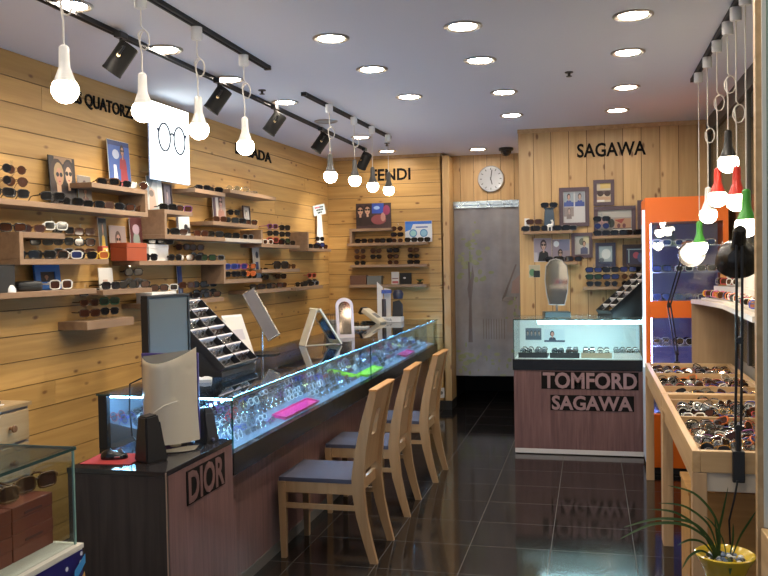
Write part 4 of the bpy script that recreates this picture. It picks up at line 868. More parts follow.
# ---- white backed computer display
t = thing('computer_display', 'white round-backed computer display seen from behind on the desk', 'monitor', (-1.848, 3.475, DZ+.0005), .12)
W2 = .128; zb0, zt0 = .025, .425
def arc(z, w, bulge, n=18): return [(-w + 2*w*k/n, -bulge*math.sin(PI*k/n)**.8, z) for k in range(n+1)]
b = MB(); rows_ = []
for q in range(13):
    f = q/12; z = zb0+(zt0-zb0)*f; w = W2*(1.06 if f < .01 else 1.0 + .10*max(0, .35-f)**1.2*2.2); rows_.append([(x_, y_, z_ + f*f*(.016*x_/W2 - .045*(y_/-.125))) for x_, y_, z_ in arc(z, w, .125+.03*max(0, .45-f))])
n = 19; vs = [p for r in rows_ for p in r]; fs = [(q*n+k, q*n+k+1, (q+1)*n+k+1, (q+1)*n+k) for q in range(12) for k in range(n-1)]
b.add(vs, fs); bmesh.ops.solidify(b.bm, geom=b.bm.faces[:], thickness=.005); b.build('white_back_shell', mat('display_white_gloss', (.88, .82, .70), .16, 0, .5, None, 0, .5), t, None, 0, True)
b = MB(); a_ = [(x_, y_, z_+.016*x_/W2-.040*(y_/-.118)) for x_, y_, z_ in arc(zt0-.010, W2-.006, .118)]; m_ = len(a_); b.add(a_ + [(p[0], p[1], p[2]-.008) for p in a_], [tuple(range(m_)), tuple(reversed(range(m_, 2*m_)))] + [(k, (k+1) % m_, (k+1) % m_+m_, k+m_) for k in range(m_)]); b.build('top_vent', mat('vent_grey', (.055, .055, .05), .6), t)
b = MB(); b.box((-W2-.004, .004, zb0), (W2+.004, .022, zt0-.012), None, .003); b.build('screen_bezel', mat('bezel_violet', (.05, .03, .16), .4), t)
b = MB(); b.box((-W2+.012, .0225, zb0+.03), (W2-.012, .0235, zt0-.03)); b.build('screen', mat('screen_off', (.02, .022, .028), .1), t)
b = MB(); b.tube([(-.085, -.100, .05), (-.06, -.131, .12), (-.02, -.137, .17), (.03, -.135, .20), (.08, -.108, .215)], .0028, 6); b.build('moulded_ridge', mat('display_white_gloss', (.88, .82, .70), .16), t, None, 0, True)
b = MB(); b.lathe([(0, 0), (.118, 0), (.122, .004), (.098, .011), (.035, .017), (.03, .03), (0, .03)], 32, T(.045, -.055, 0)); b.build('round_base', mat('base_silver', (.62, .60, .55), .14, 1.0), t, None, 0, True)
b = MB(); b.box((-.10, -.07, .017), (.10, .0, .025)); b.build('under_collar', BLACK, t)
b = MB(); pc = [(-.15, .03, .30), (-.20, .03, .27), (-.205, .03, .15), (-.19, .02, .03), (-.15, .0, .004)]; b.tube([(-W2-.004, .012, .30)] + pc[1:], .004, 6); b.build('power_cable', BLACK, t)
# ---- black monitor standing on the counter
t = thing('monitor', 'black framed monitor with dull grey screen, standing on the counter end', 'monitor', (-2.06, 3.86, CZ+.0006), math.atan2(.34, .04))
b = MB(); b.box((-.18, -.018, .10), (.18, .02, .115), None, .003); b.box((-.18, -.018, .455), (.18, .02, .47), None, .003); b.box((-.18, -.018, .1152), (-.165, .02, .4548)); b.box((.165, -.018, .1152), (.18, .02, .4548)); b.box((-.165, .0, .1152), (.165, .02, .4548)); b.build('bezel', BLACK, t)
b = MB(); b.box((-.1648, -.012, .1154), (.1648, -.0005, .4546)); b.build('screen', mat('dull_screen', (.105, .115, .105), .45), t)
b = MB(); b.box((-.025, .0205, .01), (.025, .05, .28)); b.build('stand_neck', BLACK, t); b = MB(); b.box((-.1, -.07, 0), (.1, .09, .0095), None, .004); b.build('stand_base', BLACK, t)
# ---- things on the counter top
def slot_tray(loc, rz, cols, rows_n, w, d, h0, h1, label, group, fill=True, seed=2):
    """sloped sample box: front at -d/2 with height h0, back with height h1"""
    t = thing('sample_case', label, 'display case', loc, rz)
    ln = math.hypot(d, h1-h0); an = math.atan2(h1-h0, d); M = T(0, -d/2, h0) @ RX(an)
    b = MB(); b.add([(-w/2, -d/2, 0), (w/2, -d/2, 0), (w/2, d/2, 0), (-w/2, d/2, 0), (-w/2, -d/2, h0-.022), (w/2, -d/2, h0-.022), (w/2, d/2, h1-.022), (-w/2, d/2, h1-.022)], [(0, 3, 2, 1), (4, 5, 6, 7), (0, 1, 5, 4), (1, 2, 6, 5), (2, 3, 7, 6), (3, 0, 4, 7)]); b.build('case_body', BLACKM, t)
    b = MB(); tk = .007
    b.box((-w/2, 0, -.021), (-w/2+tk, ln, .022), M); b.box((w/2-tk, 0, -.021), (w/2, ln, .022), M)
    for c in range(1, cols): x = -w/2 + w*c/cols; b.box((x-tk/2, 0, -.021), (x+tk/2, ln, .020), M)
    b.box((-w/2, -tk, -.021), (w/2, 0, .022), M); b.box((-w/2, ln, -.021), (w/2, ln+tk, .022), M)
    b.build('black_frame', BLACK, t)
    lin = mat('tray_lining', (.66, .60, .60), .7); b = MB()
    cw = w/cols
    for c in range(cols):
        for r in range(rows_n):
            x0 = -w/2+cw*c+tk; x1 = -w/2+cw*(c+1)-tk; y0 = ln*r/rows_n; y1 = ln*(r+1)/rows_n
            b.box((x0, y0+.001, -.0205), (x1, y1-.001, -.016), M); b.box((x0, y1-.012, -.0155), (x1, y1-.002, .019), M)
    b.build('lined_compartments', lin, t)
    if fill:
        rd = random.Random(seed); MM = T(*loc) @ RZ(rz) @ M
        for r in range(rows_n):
            for c in range(cols):
                x = -w/2+cw*(c+.5); y = ln*(r+.42)/rows_n; sc = min(1.0, (cw-2*tk)/.142)
                o = link('eyeglasses', folded(rd.choice(['slim', 'way', 'round']), rd.choice(['black', 'brown', 'gold', 'silver', 'grey']), 'clear'), None)
                o.matrix_world = MM @ T(x, y, -.0155) @ RX(-.5) @ Matrix.Scale(sc, 4)
                cn = ['left', 'right'] if cols == 2 else ['left', 'middle', 'right']
                tag(o, f'eyeglasses in the {group}, {cn[c]} column, {ordn(r)} slot from the bottom', 'eyeglasses', f'eyeglasses in the {group}')
slot_tray((-2.135, 4.50, CZ+.0006), PI/2, 2, 7, .47, .36, .045, .40, 'black sloped case with lined slots of glasses beside the monitor', 'sloped case beside the monitor', True, 3)
def leaf_board(loc, rz, w, h, lean, label, name, m, rim=None, prints=None):
    t = thing(name, label, 'board', loc, rz); M = RX(-lean); b = MB(); b.box((-w/2, 0, 0), (w/2, .006, h), M); b.build('board', m, t)
    if prints:
        b, ms = print_mesh(w*.9, h*.9, *prints, 0); o = b.build('print', ms, t); o.rotation_euler = (-lean, 0, 0); o.location = (-w*.45, -.0012, h*.05)
    b = MB(); b.tube([M @ Vector((0, .006, h*.7)), (0, h*.7*math.sin(lean)+h*.32, .003)], .004, 6); b.build('prop_leg', GREYP, t)
leaf_board((-2.13, 5.02, CZ+.001), 1.15, .17, .32, .42, 'cream leaning card behind the sloped black case', 'leaning_card', PAPER, None, ((.68, .63, .54), [((.50, .44, .44), rect(.25, .45, .8, .7)), ((.6, .54, .5), rect(.1, .1, .9, .16))]))
p = at(196, 382, z=CZ); t = thing('folded_cloth', 'crumpled white cloth on the counter beside the monitor', 'cloth', (p.x-.02, p.y, CZ+.0005), .4); b = MB()
n = 10; vs = [(-.10+.2*i/n, -.06+.12*j/n, .012+.012*math.sin(i*1.3)*math.cos(j*1.1)+.02*math.exp(-((i-4)**2+(j-5)**2)/9)) for j in range(n+1) for i in range(n+1)]
b.add(vs + [(-.10, -.06, 0), (.10, -.06, 0), (.10, .06, 0), (-.10, .06, 0)], [(j*(n+1)+i, j*(n+1)+i+1, (j+1)*(n+1)+i+1, (j+1)*(n+1)+i) for j in range(n) for i in range(n)] + [(121, 124, 123, 122), (0, 121, 122, 10), (10, 122, 123, 120), (120, 123, 124, 110), (110, 124, 121, 0)]); b.build('cloth_fold', mat('cloth_white', (.62, .64, .66), .8), t, None, 0, True)
# tilted table mirror on its stand
p = at(262, 354, z=CZ); t = thing('table_mirror', 'tall tilted table mirror on a dark round base', 'mirror', (p.x, p.y, CZ+.0006), .30)
b = MB(); b.lathe([(0, 0), (.125, 0), (.125, .006), (.10, .014), (.03, .02), (0, .02)], 28); b.build('base', mat('mirror_base', (.05, .05, .05), .15, .6), t, None, 0, True)
b = MB(); b.tube([(0, .02, .015), (0, .02, .26)], .009, 10); b.build('stem', STEEL, t)
MM = T(0, -.006, .27) @ RY(-.52) @ RX(-.34)
b = MB(); b.box((-.048, 0, -.19), (.048, .012, .20), MM, .003); b.build('frame', mat('mirror_rim', (.42, .40, .34), .25, .8), t)
b = MB(); b.box((-.041, -.002, -.182), (.041, -.0005, .192), MM); b.build('mirror_glass', MIRROR, t)
p2 = at(242, 356, z=CZ); t = thing('mirror_tray', 'flat white tray left of the tilted mirror base', 'tray', (p2.x-.02, p2.y+.02, CZ+.0006), .3); b = MB(); b.box((-.07, -.05, 0), (.07, .05, .004)); b.box((-.07, -.05, .0045), (-.064, .05, .016)); b.box((.064, -.05, .0045), (.07, .05, .016)); b.build('tray_shell', WHITE, t)
# white a-frame mirror
pL = at(301, 345, z=CZ); pR = at(337, 345, z=CZ); pt = at(314, 309, y=(pL.y+pR.y)/2)
t = thing('folding_mirror', 'white framed folding mirror standing like a letter A', 'mirror', ((pL.x+pR.x)/2, (pL.y+pR.y)/2, CZ+.0006), .75)
Wd = (pR.x-pL.x)/2+.0; hh = pt.z-CZ; xa_ = pt.x-(pL.x+pR.x)/2
def strip(b, A, B, half, th, n_=Vector((0, 0, 1))):
    A, B = Vector(A), Vector(B); d = (B-A).normalized(); yv = Vector((0, 1, 0)); nn = d.cross(yv).normalized()
    c = [A-yv*half, A+yv*half, B+yv*half, B-yv*half]; b.add([v for v in c]+[v+nn*th for v in c], [(0, 1, 2, 3), (7, 6, 5, 4), (0, 4, 5, 1), (1, 5, 6, 2), (2, 6, 7, 3), (3, 7, 4, 0)])
IV = mat('ivory_frame', (.74, .68, .52), .4)
A_ = Vector((xa_, 0, hh)); B_ = Vector((Wd, 0, .004)); C_ = Vector((-Wd, 0, .004))
b = MB(); 
for yy in (-.085, .085):
    d_ = (B_-A_); strip(b, A_+Vector((0, yy, 0)), B_+Vector((0, yy, 0)), .014, .012)
for f0, f1 in ((0, .09), (.88, 1)): strip(b, A_+(B_-A_)*f0, A_+(B_-A_)*f1, .0705, .012)
b.build('mirror_frame', IV, t); b = MB(); strip(b, A_+(B_-A_)*.095, A_+(B_-A_)*.875, .0702, .006); b.build('mirror_glass', mat('mirror_dim', (.5, .5, .5), .05, 1.0), t)
b = MB(); strip(b, A_+Vector((-.006, 0, -.004)), C_, .06, .008); b.build('support_leaf', IV, t); b = MB(); b.box((-Wd, -.02, 0), (Wd, .02, .0035)); b.build('cross_strap', IV, t)
# curved mirror frame and wire basket behind it
p = at(346, 338, z=CZ); t = thing('arched_mirror', 'arched white mirror with curved frame behind the folding mirror', 'mirror', (p.x, p.y, CZ+.0006), .55)
def bow(z): return -.05 + .10*(z/.36)**1.0 - .06*math.sin(PI*z/.36)
def archpts(w, z0, z1, n=20):
    out = []
    for k in range(n+1): a = PI*k/n; out.append((w*math.cos(a), (z1-w*.9)+w*.9*math.sin(a)))
    return [(w, z0)] + out + [(-w, z0)]
def archmesh(w, z0, z1, y0, th):
    q = archpts(w, z0, z1); b = MB(); n = len(q)
    b.add([(x, y0 - .22*(z-.1)*0 + .25*(z)*.5, z) for x, z in q] + [(x, y0+th+.25*z*.5, z) for x, z in q], [tuple(range(n)), tuple(reversed(range(n, 2*n)))] + [(i, i+n, (i+1) % n+n, (i+1) % n) for i in range(n)]); return b
archmesh(.075, 0, .33, 0, .012).build('frame', mat('lilac_frame', (.62, .55, .58), .35), t); archmesh(.05, .03, .30, -.002, .0015).build('mirror_glass', mat('mirror_brown', (.25, .20, .17), .08, .9), t)
b = MB(); b.box((-.06, .02, 0), (.06, .12, .010)); b.build('foot', WHITE, t)
p = at(331, 335, z=CZ); t = thing('wire_basket', 'dark wire basket of small eyewear parts by the arched mirror', 'basket', (p.x-.03, p.y+.12, CZ+.0006)); b = MB()
for zz, r in ((.004, .06), (.09, .075), (.17, .085)): b.tube([(r*math.cos(2*PI*k/20), r*math.sin(2*PI*k/20), zz) for k in range(20)], .003, 5, True)
for k in range(14): a = 2*PI*k/14; b.tube([(.06*math.cos(a), .06*math.sin(a), .004), (.085*math.cos(a), .085*math.sin(a), .17)], .002, 4)
b.lathe([(0, 0), (.06, 0), (.06, .004), (0, .004)], 16); b.build('wire_body', BLACKM, t); b = MB(); b.lathe([(0, .0045), (.05, .0045), (.055, .12), (0, .125)], 14); b.build('contents', mat('basket_fill', (.25, .23, .2), .7), t)
# small white box, card terminal and brand display
p = at(352, 329, z=CZ); t = thing('glasses_tray', 'low row of folded glasses on a white tray by the wall corner', 'tray', (p.x, p.y+.15, CZ+.0006), .1); b = MB(); b.box((-.12, -.06, 0), (.12, .06, .012), None, .003); b.build('tray_body', WHITE, t)
for k in range(3): 
    o = link('eyeglasses', folded('way', 'black', 'clear'), None, (p.x-.07+.07*k, p.y+.15, CZ+.014), .1); o.scale = (.45, 1, 1); tag(o, f'black eyeglasses on the low white tray, {ordn(k)} from the left', 'eyeglasses', 'eyeglasses on the low white tray')
p = at(373, 323, z=CZ); t = thing('card_terminal', 'cream card payment terminal tilted up on the counter', 'terminal', (p.x, p.y, CZ+.0006), -.35)
M = T(0, 0, .045) @ RY(.55); b = MB(); b.box((-.13, -.06, -.0), (.13, .06, .05), M, .012); b.build('terminal_body', mat('cream_plastic', (.70, .64, .50), .4), t, None, 0, True)
b = MB(); b.box((-.16, -.055, -.03), (-.125, .055, .042), M, .006); b.build('paper_cover', BLACK, t); b = MB(); b.box((-.02, -.03, .0503), (.06, .03, .053), M); b.build('screen', GREYP, t); b = MB(); b.box((-.10, -.05, 0), (.11, .05, .02)); b.build('foot', BLACK, t)
p = at(390, 322, z=CZ); yb = p.y; k_ = yb/850
t = thing('brand_display', 'white counter display stand with black pouch and blue samples', 'display stand', (p.x, yb, CZ+.0006), .05)
def W_(px): return (px-390)*k_
b = MB(); b.box((W_(377), -.05, 0), (W_(403), .10, .055), None, .004); b.build('base', WHITE, t)
b = MB(); b.prism([(W_(377), .056), (W_(383), .056), (W_(383), .36), (W_(377), .42)], .01, T(0, .0, 0)); b.prism([(W_(383), .056), (W_(390), .056), (W_(390), .34), (W_(383), .355)], .01, T(0, .06, 0)); b.build('back_card', mat('card_white', (.72, .70, .68), .5), t)
b = MB(); b.prism([(W_(392), .056), (W_(402.5), .056), (W_(402.5), .18), (W_(399), .225), (W_(393), .21)], .05, T(0, .02, 0)); b.build('black_pouch', BLACKM, t)
b = MB(); b.tube([(W_(384), .0, .056), (W_(384), .0, .24)], .022, 10); b.build('dark_column', mat('column_dark', (.05, .04, .045), .5), t); b = MB(); b.box((W_(382), -.03, .30), (W_(392), .03, .335), None, .004); b.build('blue_sample', mat('blue_sample', (.06, .10, .35), .4), t)
b = MB(); b.lathe([(0, .24), (.05, .24), (.06, .29), (.04, .33), (0, .335)], 14, T(W_(398), .05, 0)); b.build('round_sample', mat('sample_dark', (.03, .035, .06), .3), t, None, 0, True)
lettering('letters', 'HOYA', W_(393)-W_(381), .026, mat('letter_blue', (.05, .05, .10), .5), t, (W_(381), -.0505, .012), 0, .001)
# ================================================================== CHAIRS
def chair(loc, rz, label):
    """local -Y is the front; width along X"""
    t = thing('wooden_chair', label, 'chair', loc, rz, 'wooden chairs along the counter')
    w, d = .215, .46
    yB = .24      # rear leg at seat height
    for s in (-1, 1):
        b = MB(); x = s*(w-.02); yf = -.245
        b.add([(x-.014, yf+.006, 0), (x+.014, yf+.006, 0), (x+.014, yf+.034, 0), (x-.014, yf+.034, 0), (x-.021, yf-.004, .425), (x+.021, yf-.004, .425), (x+.021, yf+.040, .425), (x-.021, yf+.040, .425)], [(0, 3, 2, 1), (4, 5, 6, 7), (0, 1, 5, 4), (1, 2, 6, 5), (2, 3, 7, 6), (3, 0, 4, 7)])
        b.build('front_leg', BEECH, t)
    # rear legs sweep up into the back posts
    cl = [(0, .285, .020), (.12, .252, .024), (.25, .222, .029), (.38, .205, .033), (.46, .205, .034), (.60, .222, .030), (.75, .252, .026), (.925, .298, .020)]
    for s in (-1, 1):
        b = MB(); vs = []
        for z, y, h in cl:
            x0, x1 = s*(w-.002), s*(w-.038 if z > .35 else w-.034); xx = sorted((x0, x1)); vs += [(xx[0], y-h, z), (xx[1], y-h, z), (xx[1], y+h, z), (xx[0], y+h, z)]
        n = len(cl); fs = [(0, 3, 2, 1), tuple((n-1)*4+i for i in range(4))]
        for i in range(n-1):
            for k in range(4): fs.append((i*4+k, i*4+(k+1) % 4, (i+1)*4+(k+1) % 4, (i+1)*4+k))
        b.add(vs, fs); b.build('rear_leg', BEECH, t)
    # curved back panel with a window slot
    b = MB(); xi = w-.0385
    def backy(z):
        for (z0, y0, _), (z1, y1, _) in zip(cl, cl[1:]):
            if z0 <= z <= z1: return y0+(y1-y0)*(z-z0)/(z1-z0)
    zs = [.47, .55, .62, .66, .74, .80, .86, .925]; xs = [-xi, -.045, .045, xi]
    for i in range(len(zs)-1):
        for k in range(3):
            if k == 1 and 3 <= i <= 4: continue
            z0, z1, a, c = zs[i], zs[i+1], xs[k], xs[k+1]; y0, y1 = backy(z0), backy(z1); th = .010
            b.add([(a, y0-th, z0), (c, y0-th, z0), (c, y0+th, z0), (a, y0+th, z0), (a, y1-th, z1), (c, y1-th, z1), (c, y1+th, z1), (a, y1+th, z1)], [(0, 3, 2, 1), (4, 5, 6, 7), (0, 1, 5, 4), (1, 2, 6, 5), (2, 3, 7, 6), (3, 0, 4, 7)])
    bmesh.ops.remove_doubles(b.bm, verts=b.bm.verts[:], dist=1e-5); b.build('backrest', BEECH, t)
    b = MB(); b.box((-w, backy(.925)-.022, .9255), (w, backy(.925)+.022, .938), None, .004); b.build('top_rail', wood('chair_top', (.55, .28, .09), (.45, .22, .07), 'x', 0, tint=.03), t)
    for s in (-1, 1):
        b = MB(); x = s*(w-.018); b.box((x-.011, -.204, .365), (x+.011, .171, .4249)); b.build('seat_rail', BEECH, t)
        b = MB(); b.box((x-.008, -.206, .278), (x+.008, .185, .305)); b.build('side_stretcher', BEECH, t)
    b = MB(); b.box((-w+.042, -.244, .365), (w-.042, -.222, .4249)); b.build('seat_rail', BEECH, t); b = MB(); b.box((-w+.042, .185, .365), (w-.042, .207, .4249)); b.build('seat_rail', BEECH, t)
    b = MB(); n = 12; vs = []; 
    for j in range(n+1):
        for i in range(n+1):
            u, v = i/n*2-1, j/n*2-1; zz = .448+.014*(1-u**4)*(1-v**4); vs.append((u*(w-.006), -.245+(v+1)/2*.415, zz))
    base_ = len(vs); vs += [(-w+.006, -.245, .4255), (w-.006, -.245, .4255), (w-.006, .17, .4255), (-w+.006, .17, .4255)]; N = n+1
    fs = [(j*N+i, j*N+i+1, (j+1)*N+i+1, (j+1)*N+i) for j in range(n) for i in range(n)] + [(base_, base_+3, base_+2, base_+1)]
    fs += [tuple([base_, base_+1] + [i for i in range(n, -1, -1)]), tuple([base_+2, base_+3] + [n*N+i for i in range(0, n+1)]), tuple([base_+1, base_+2] + [j*N+n for j in range(n, -1, -1)]), tuple([base_+3, base_] + [j*N for j in range(0, n+1)])]
    b.add(vs, fs); b.build('seat_cushion', SEAT, t, None, 0, True)
chair((-1.43, 4.565, 0), -PI/2, 'light wooden chair with grey seat, nearest of three at the counter')
chair((-1.435, 5.42, 0), -PI/2+.02, 'light wooden chair with grey seat, middle of three at the counter')
chair((-1.40, 6.29, 0), -PI/2-.02, 'light wooden chair with grey seat, farthest of three at the counter')
# ================================================================== SHORT COUNTER BY THE BACK WALL
SX0, SX1, SY0, SY1, SZ = -.635, .405, 7.14, 7.72, 1.125
t = thing('glass_counter', 'short counter with black cut-out lettering and bright tube-lit glass top', 'display counter', (SX0, SY0, 0)); O = Vector((SX0, SY0, 0))
cbox('base_cabinet', MAUVE, (SX0, SY0, .045), (SX1, SY1, .70)); cbox('plinth', mat('plinth_white', (.62, .60, .60), .4), (SX0+.004, SY0-.004, .008), (SX1-.004, SY1, .0445)); cbox('black_band', mat('band_black', (.010, .010, .012), .22), (SX0-.008, SY0-.008, .7005), (SX1, SY1, .79), .002)
cbox('glass_top', GLASS, (SX0, SY0, SZ-.008), (SX1, SY1, SZ)); cbox('front_glass', GLASS, (SX0+.003, SY0+.001, .7905), (SX1-.003, SY0+.007, SZ-.0085)); cbox('side_glass', GLASS, (SX0+.001, SY0+.0075, .7905), (SX0+.007, SY1-.012, SZ-.0085)); cbox('back_panel', mat('panel_white', (.62, .68, .68), .6), (SX0+.0075, SY1-.011, .7905), (SX1, SY1-.002, SZ-.0085))
cbox('corner_joint', mat('glass_edge_dark', (.03, .06, .055), .15), (SX0-.001, SY0-.001, .7905), (SX0+.004, SY0+.0005, SZ-.009)); cbox('top_edge', mat('glass_edge_dark', (.03, .06, .055), .15), (SX0-.001, SY0-.003, SZ-.008), (SX1, SY0-.0005, SZ))
cbox('light_tube', TUBE, (SX0+.20, SY0+.016, SZ-.040), (SX1-.01, SY0+.036, SZ-.014)); cbox('tube_holder', mat('aluminium', (.6, .6, .62), .35, .8), (SX0+.19, SY0+.012, SZ-.0135), (SX1-.005, SY0+.042, SZ-.0087)); cbox('floor_panel', mat('panel_white', (.62, .68, .68), .6), (SX0+.008, SY0+.008, .7905), (SX1-.003, SY1-.0115, .796))
def inset(px0, px1, py0, py1, label, bg, shapes):
    yb = SY1-.0125; a = at(px0, py1, y=yb); c = at(px1, py0, y=yb); picture('photo_card', label, 'photo', c.x-a.x, c.z-a.z, bg, shapes, (a.x, yb, a.z), 0, None, .02, .004)
inset(525.5, 541.5, 328, 340, 'group photo on the white back of the short counter', (.10, .12, .15), sum([bust(.14+.24*i, .6, .7, (.30, .22, .18), (.03, .03, .03), (.06, .08, .1), False, .6) for i in range(4)], []))
inset(544, 565, 329, 342, 'portrait photo with red face on the back of the short counter', (.55, .62, .66), bust(.4, .62, .9, (.55, .22, .16), (.05, .03, .03), (.03, .03, .05), False, .6) + [((.05, .06, .1), rect(0, 0, 1, .14))])
inset(515, 519, 328, 340, 'photo cut off by the corner of the short counter', (.12, .14, .17), bust(.5, .6, .9, (.3, .22, .18), (.03, .03, .03), (.06, .08, .1), False))
KRAFT = mat('kraft_card', (.46, .36, .24), .7)
for i, (xa1, xb1, m, nm) in enumerate([(-.60, -.36, BLACKM, 'black'), (-.34, -.10, BLACKM, 'black'), (-.085, .16, KRAFT, 'brown card'), (.175, .385, PAPER, 'white')]):
    tt = thing('display_tray', f'{nm} tray of glasses in the short counter, {ordn(i)} from the left', 'tray', ((xa1+xb1)/2, SY0+.20, .7965), 0, 'trays in the short counter'); w = (xb1-xa1)/2
    b = MB(); b.box((-w, -.14, 0), (w, .16, .010)); b.build('tray_floor', m, tt); b = MB(); b.box((-w, -.148, 0), (w, -.1405, .045)); b.build('front_rim', m, tt)
    for r in range(3):
        for c in range(2):
            st = rd.choice(STS); fc = ['black', 'black', 'silver', 'grey', 'brown', 'white'][(r*5+c*3+i) % 6]
            o = link('eyeglasses', folded('wide' if st == 'wide' else 'way', fc, 'clear'), None, ((xa1+xb1)/2 + (c-.5)*w*.98, SY0+.12+.10*r, .812+.010*r), rd.uniform(-.15, .15)); o.scale = (.78, .9, 1.25)
            tag(o, f"{fc} eyeglasses in the {ordn(i)} tray of the short counter, {['front', 'middle', 'back'][r]} {['left', 'right'][c]}", 'eyeglasses', 'eyeglasses in the short counter')
            if r: o.location.z = .80+.0074
for (pa, pb, y0, y1, body, nm) in [(541.5, 638.5, 372, 389.5, 'TOMFORD', 'upper'), (550.5, 634, 395.5, 411, 'SAGAWA', 'lower')]:
    a = at(pa, y1, y=SY0); c = at(pb, y0, y=SY0); w = c.x-a.x; z1 = (at(pa, y0, y=SY0).z+c.z)/2; z0 = (a.z+at(pb, y1, y=SY0).z)/2
    cut_sign(f'{nm} black strip with cut-out letters on the short counter front', body, (a.x, SY0-.0005, z0), 0, w, z1-z0, mat('letter_mauve', (.30, .19, .20), .5))
# ---- on top of it
p = at(557, 314, y=SY0+.25); t = thing('standing_mirror', 'grey oval topped mirror on a dark stand on the short counter', 'mirror', (p.x, SY0+.25, SZ+.0006), .21)
b = MB(); a = at(543.5, 317, y=SY0+.25).x-p.x; c = at(569.5, 317, y=SY0+.25).x-p.x; b.box((a, -.07, 0), (c, .07, .05), None, .004); b.build('stand_base', mat('stand_dark', (.03, .045, .055), .3), t)
def px2(px, py): q = at(px, py, y=SY0+.25); return (q.x-p.x, q.z-SZ)
ol = [px2(*q) for q in [(549, 305), (565, 305.5), (568, 292), (569, 278), (567.5, 266), (562, 260), (556, 258.5), (550, 260), (545.5, 266), (544.5, 280), (546, 293)]]
ol = [(x, z) for x, z in ol]; b = MB(); b.prism(ol, .012, T(0, .0, 0)); b.build('frame', mat('mirror_back', (.30, .30, .31), .4), t)
mx_ = sum(x for x, z in ol)/len(ol); mz_ = sum(z for x, z in ol)/len(ol); b = MB(); b.prism([(mx_+(x-mx_)*.93, mz_+(z-mz_)*.96) for x, z in ol], .001, T(0, -.0013, 0)); b.build('mirror_glass', mat('mirror_grey', (.55, .56, .57), .06, 1.0), t)
b = MB(); z_ = min(z for x, z in ol); b.tube([(mx_, .006, .049), (mx_, .006, z_+.01)], .010, 8); b.build('stem', GREYP, t)
slot_tray((.28, SY0+.30, SZ+.0006), -PI/2+.55, 2, 6, .22, .40, .045, .35, 'black sloped case with lined slots beside the orange cabinet', 'sloped case beside the orange cabinet', True, 9)
# ================================================================== BACK WALL PICTURES AND SHELVES
YB = YS-.0006
PLUM = mat('plum_frame', (.085, .055, .075), .45)
def wframe(x0, x1, y0, y1, label, bg, shapes, fr=PLUM, fw=.03, off=0.0, name='picture_frame'):
    a = at(x0, y1, y=YB-off); c = at(x1, y0, y=YB-off); return picture(name, label, 'picture frame', c.x-a.x, c.z-a.z, bg, shapes, (a.x, YB-off, a.z), 0, fr, fw, .02)
wframe(559.5, 589, 187, 227, 'plum frame with four small portrait photos', (.52, .52, .54), [((.30, .36, .42), rect(.03, .52, .48, .97)), ((.04, .08, .3), rect(.03, .52, .48, .66)), ((.30, .33, .38), rect(.54, .52, .97, .97)), ((.05, .09, .3), rect(.54, .52, .97, .66)), ((.26, .22, .22), rect(.03, .2, .48, .5))] + bust(.26, .83, .4, (.5, .33, .27), (.05, .03, .03), (.05, .08, .3), False) + bust(.76, .83, .4, (.45, .32, .26), (.04, .03, .03), (.05, .08, .3), False) + bust(.27, .38, .34, (.45, .34, .30), (.12, .10, .10), (.2, .16, .16), False), fw=.035)
wframe(593.5, 614, 179.5, 206, 'small plum frame with a close-up of sunglasses', (.55, .48, .36), [((.62, .46, .16), rect(.25, .72, 1, 1)), ((.10, .07, .07), rect(0, .42, 1, .62)), ((.04, .02, .02), ell(.26, .45, .22, .14)), ((.04, .02, .02), ell(.76, .45, .22, .14)), ((.50, .33, .22), rect(0, .12, 1, .30)), ((.75, .74, .72), rect(0, .03, .55, .13))])
wframe(594, 635.5, 205.5, 237, 'wide plum frame below the small sunglasses frame', (.42, .42, .40), [((.30, .28, .27), rect(0, 0, 1, .68)), ((.50, .30, .28), ell(.16, .45, .14, .2)), ((.03, .04, .04), ell(.40, .42, .1, .2)), ((.40, .24, .15), rect(.5, .2, .98, .62)), ((.3, .06, .05), [(.5, .55), (.8, .62), (.7, .4)]), ((.14, .05, .06), ell(.62, .3, .05, .1)), ((.14, .05, .06), ell(.78, .3, .05, .1)), ((.62, .62, .60), rect(.45, 0, 1, .16)), ((.05, .04, .05), rect(.45, .16, 1, .20))], fw=.035, off=.0)
wframe(637.5, 650, 200, 236, 'plum frame half hidden behind the orange cabinet', (.45, .40, .42), [((.5, .1, .15), ell(.5, .3, .3, .15)), ((.6, .58, .58), ell(.5, .75, .3, .15))])
wframe(571.5, 592.5, 232.5, 258, 'plum frame with a seated figure in a leafy print', (.42, .42, .40), [((.10, .12, .10), ell(.5, .7, .2, .2)), ((.5, .46, .3), rect(.6, .6, 1, 1)), ((.08, .09, .17), rect(.4, .02, .9, .35))] + bust(.66, .58, .6, (.42, .28, .2), (.05, .03, .03), (.08, .09, .17), False))
wframe(595.5, 615.5, 242.5, 267, 'dark blue frame with a bright reflection painted into its print', (.46, .56, .60), [((.75, .80, .80), ell(.55, .55, .35, .3)), ((.10, .15, .2), ell(.2, .2, .2, .12)), ((.05, .08, .15), rect(0, .0, 1, .1))], mat('blue_dark_frame', (.035, .04, .09), .35))  # the pale ellipse paints a bright reflection into the print
wframe(622.5, 650, 244, 268, 'dark frame with red and blue print beside the orange cabinet', (.06, .06, .11), [((.35, .5, .55), rect(.12, .1, .17, .9)), ((.35, .5, .55), rect(.05, .88, .9, .93)), ((.45, .10, .14), ell(.5, .55, .16, .2)), ((.12, .14, .3), ell(.75, .4, .2, .3))], DKF)
def wcard(x0, x1, y0, y1, label, bg, shapes):
    a = at(x0, y1, y=YB-.003); c = at(x1, y0, y=YB-.003); picture('photo_card', label, 'photo', c.x-a.x, c.z-a.z, bg, shapes, (a.x, YB-.0, a.z), 0, None, .02, .008)
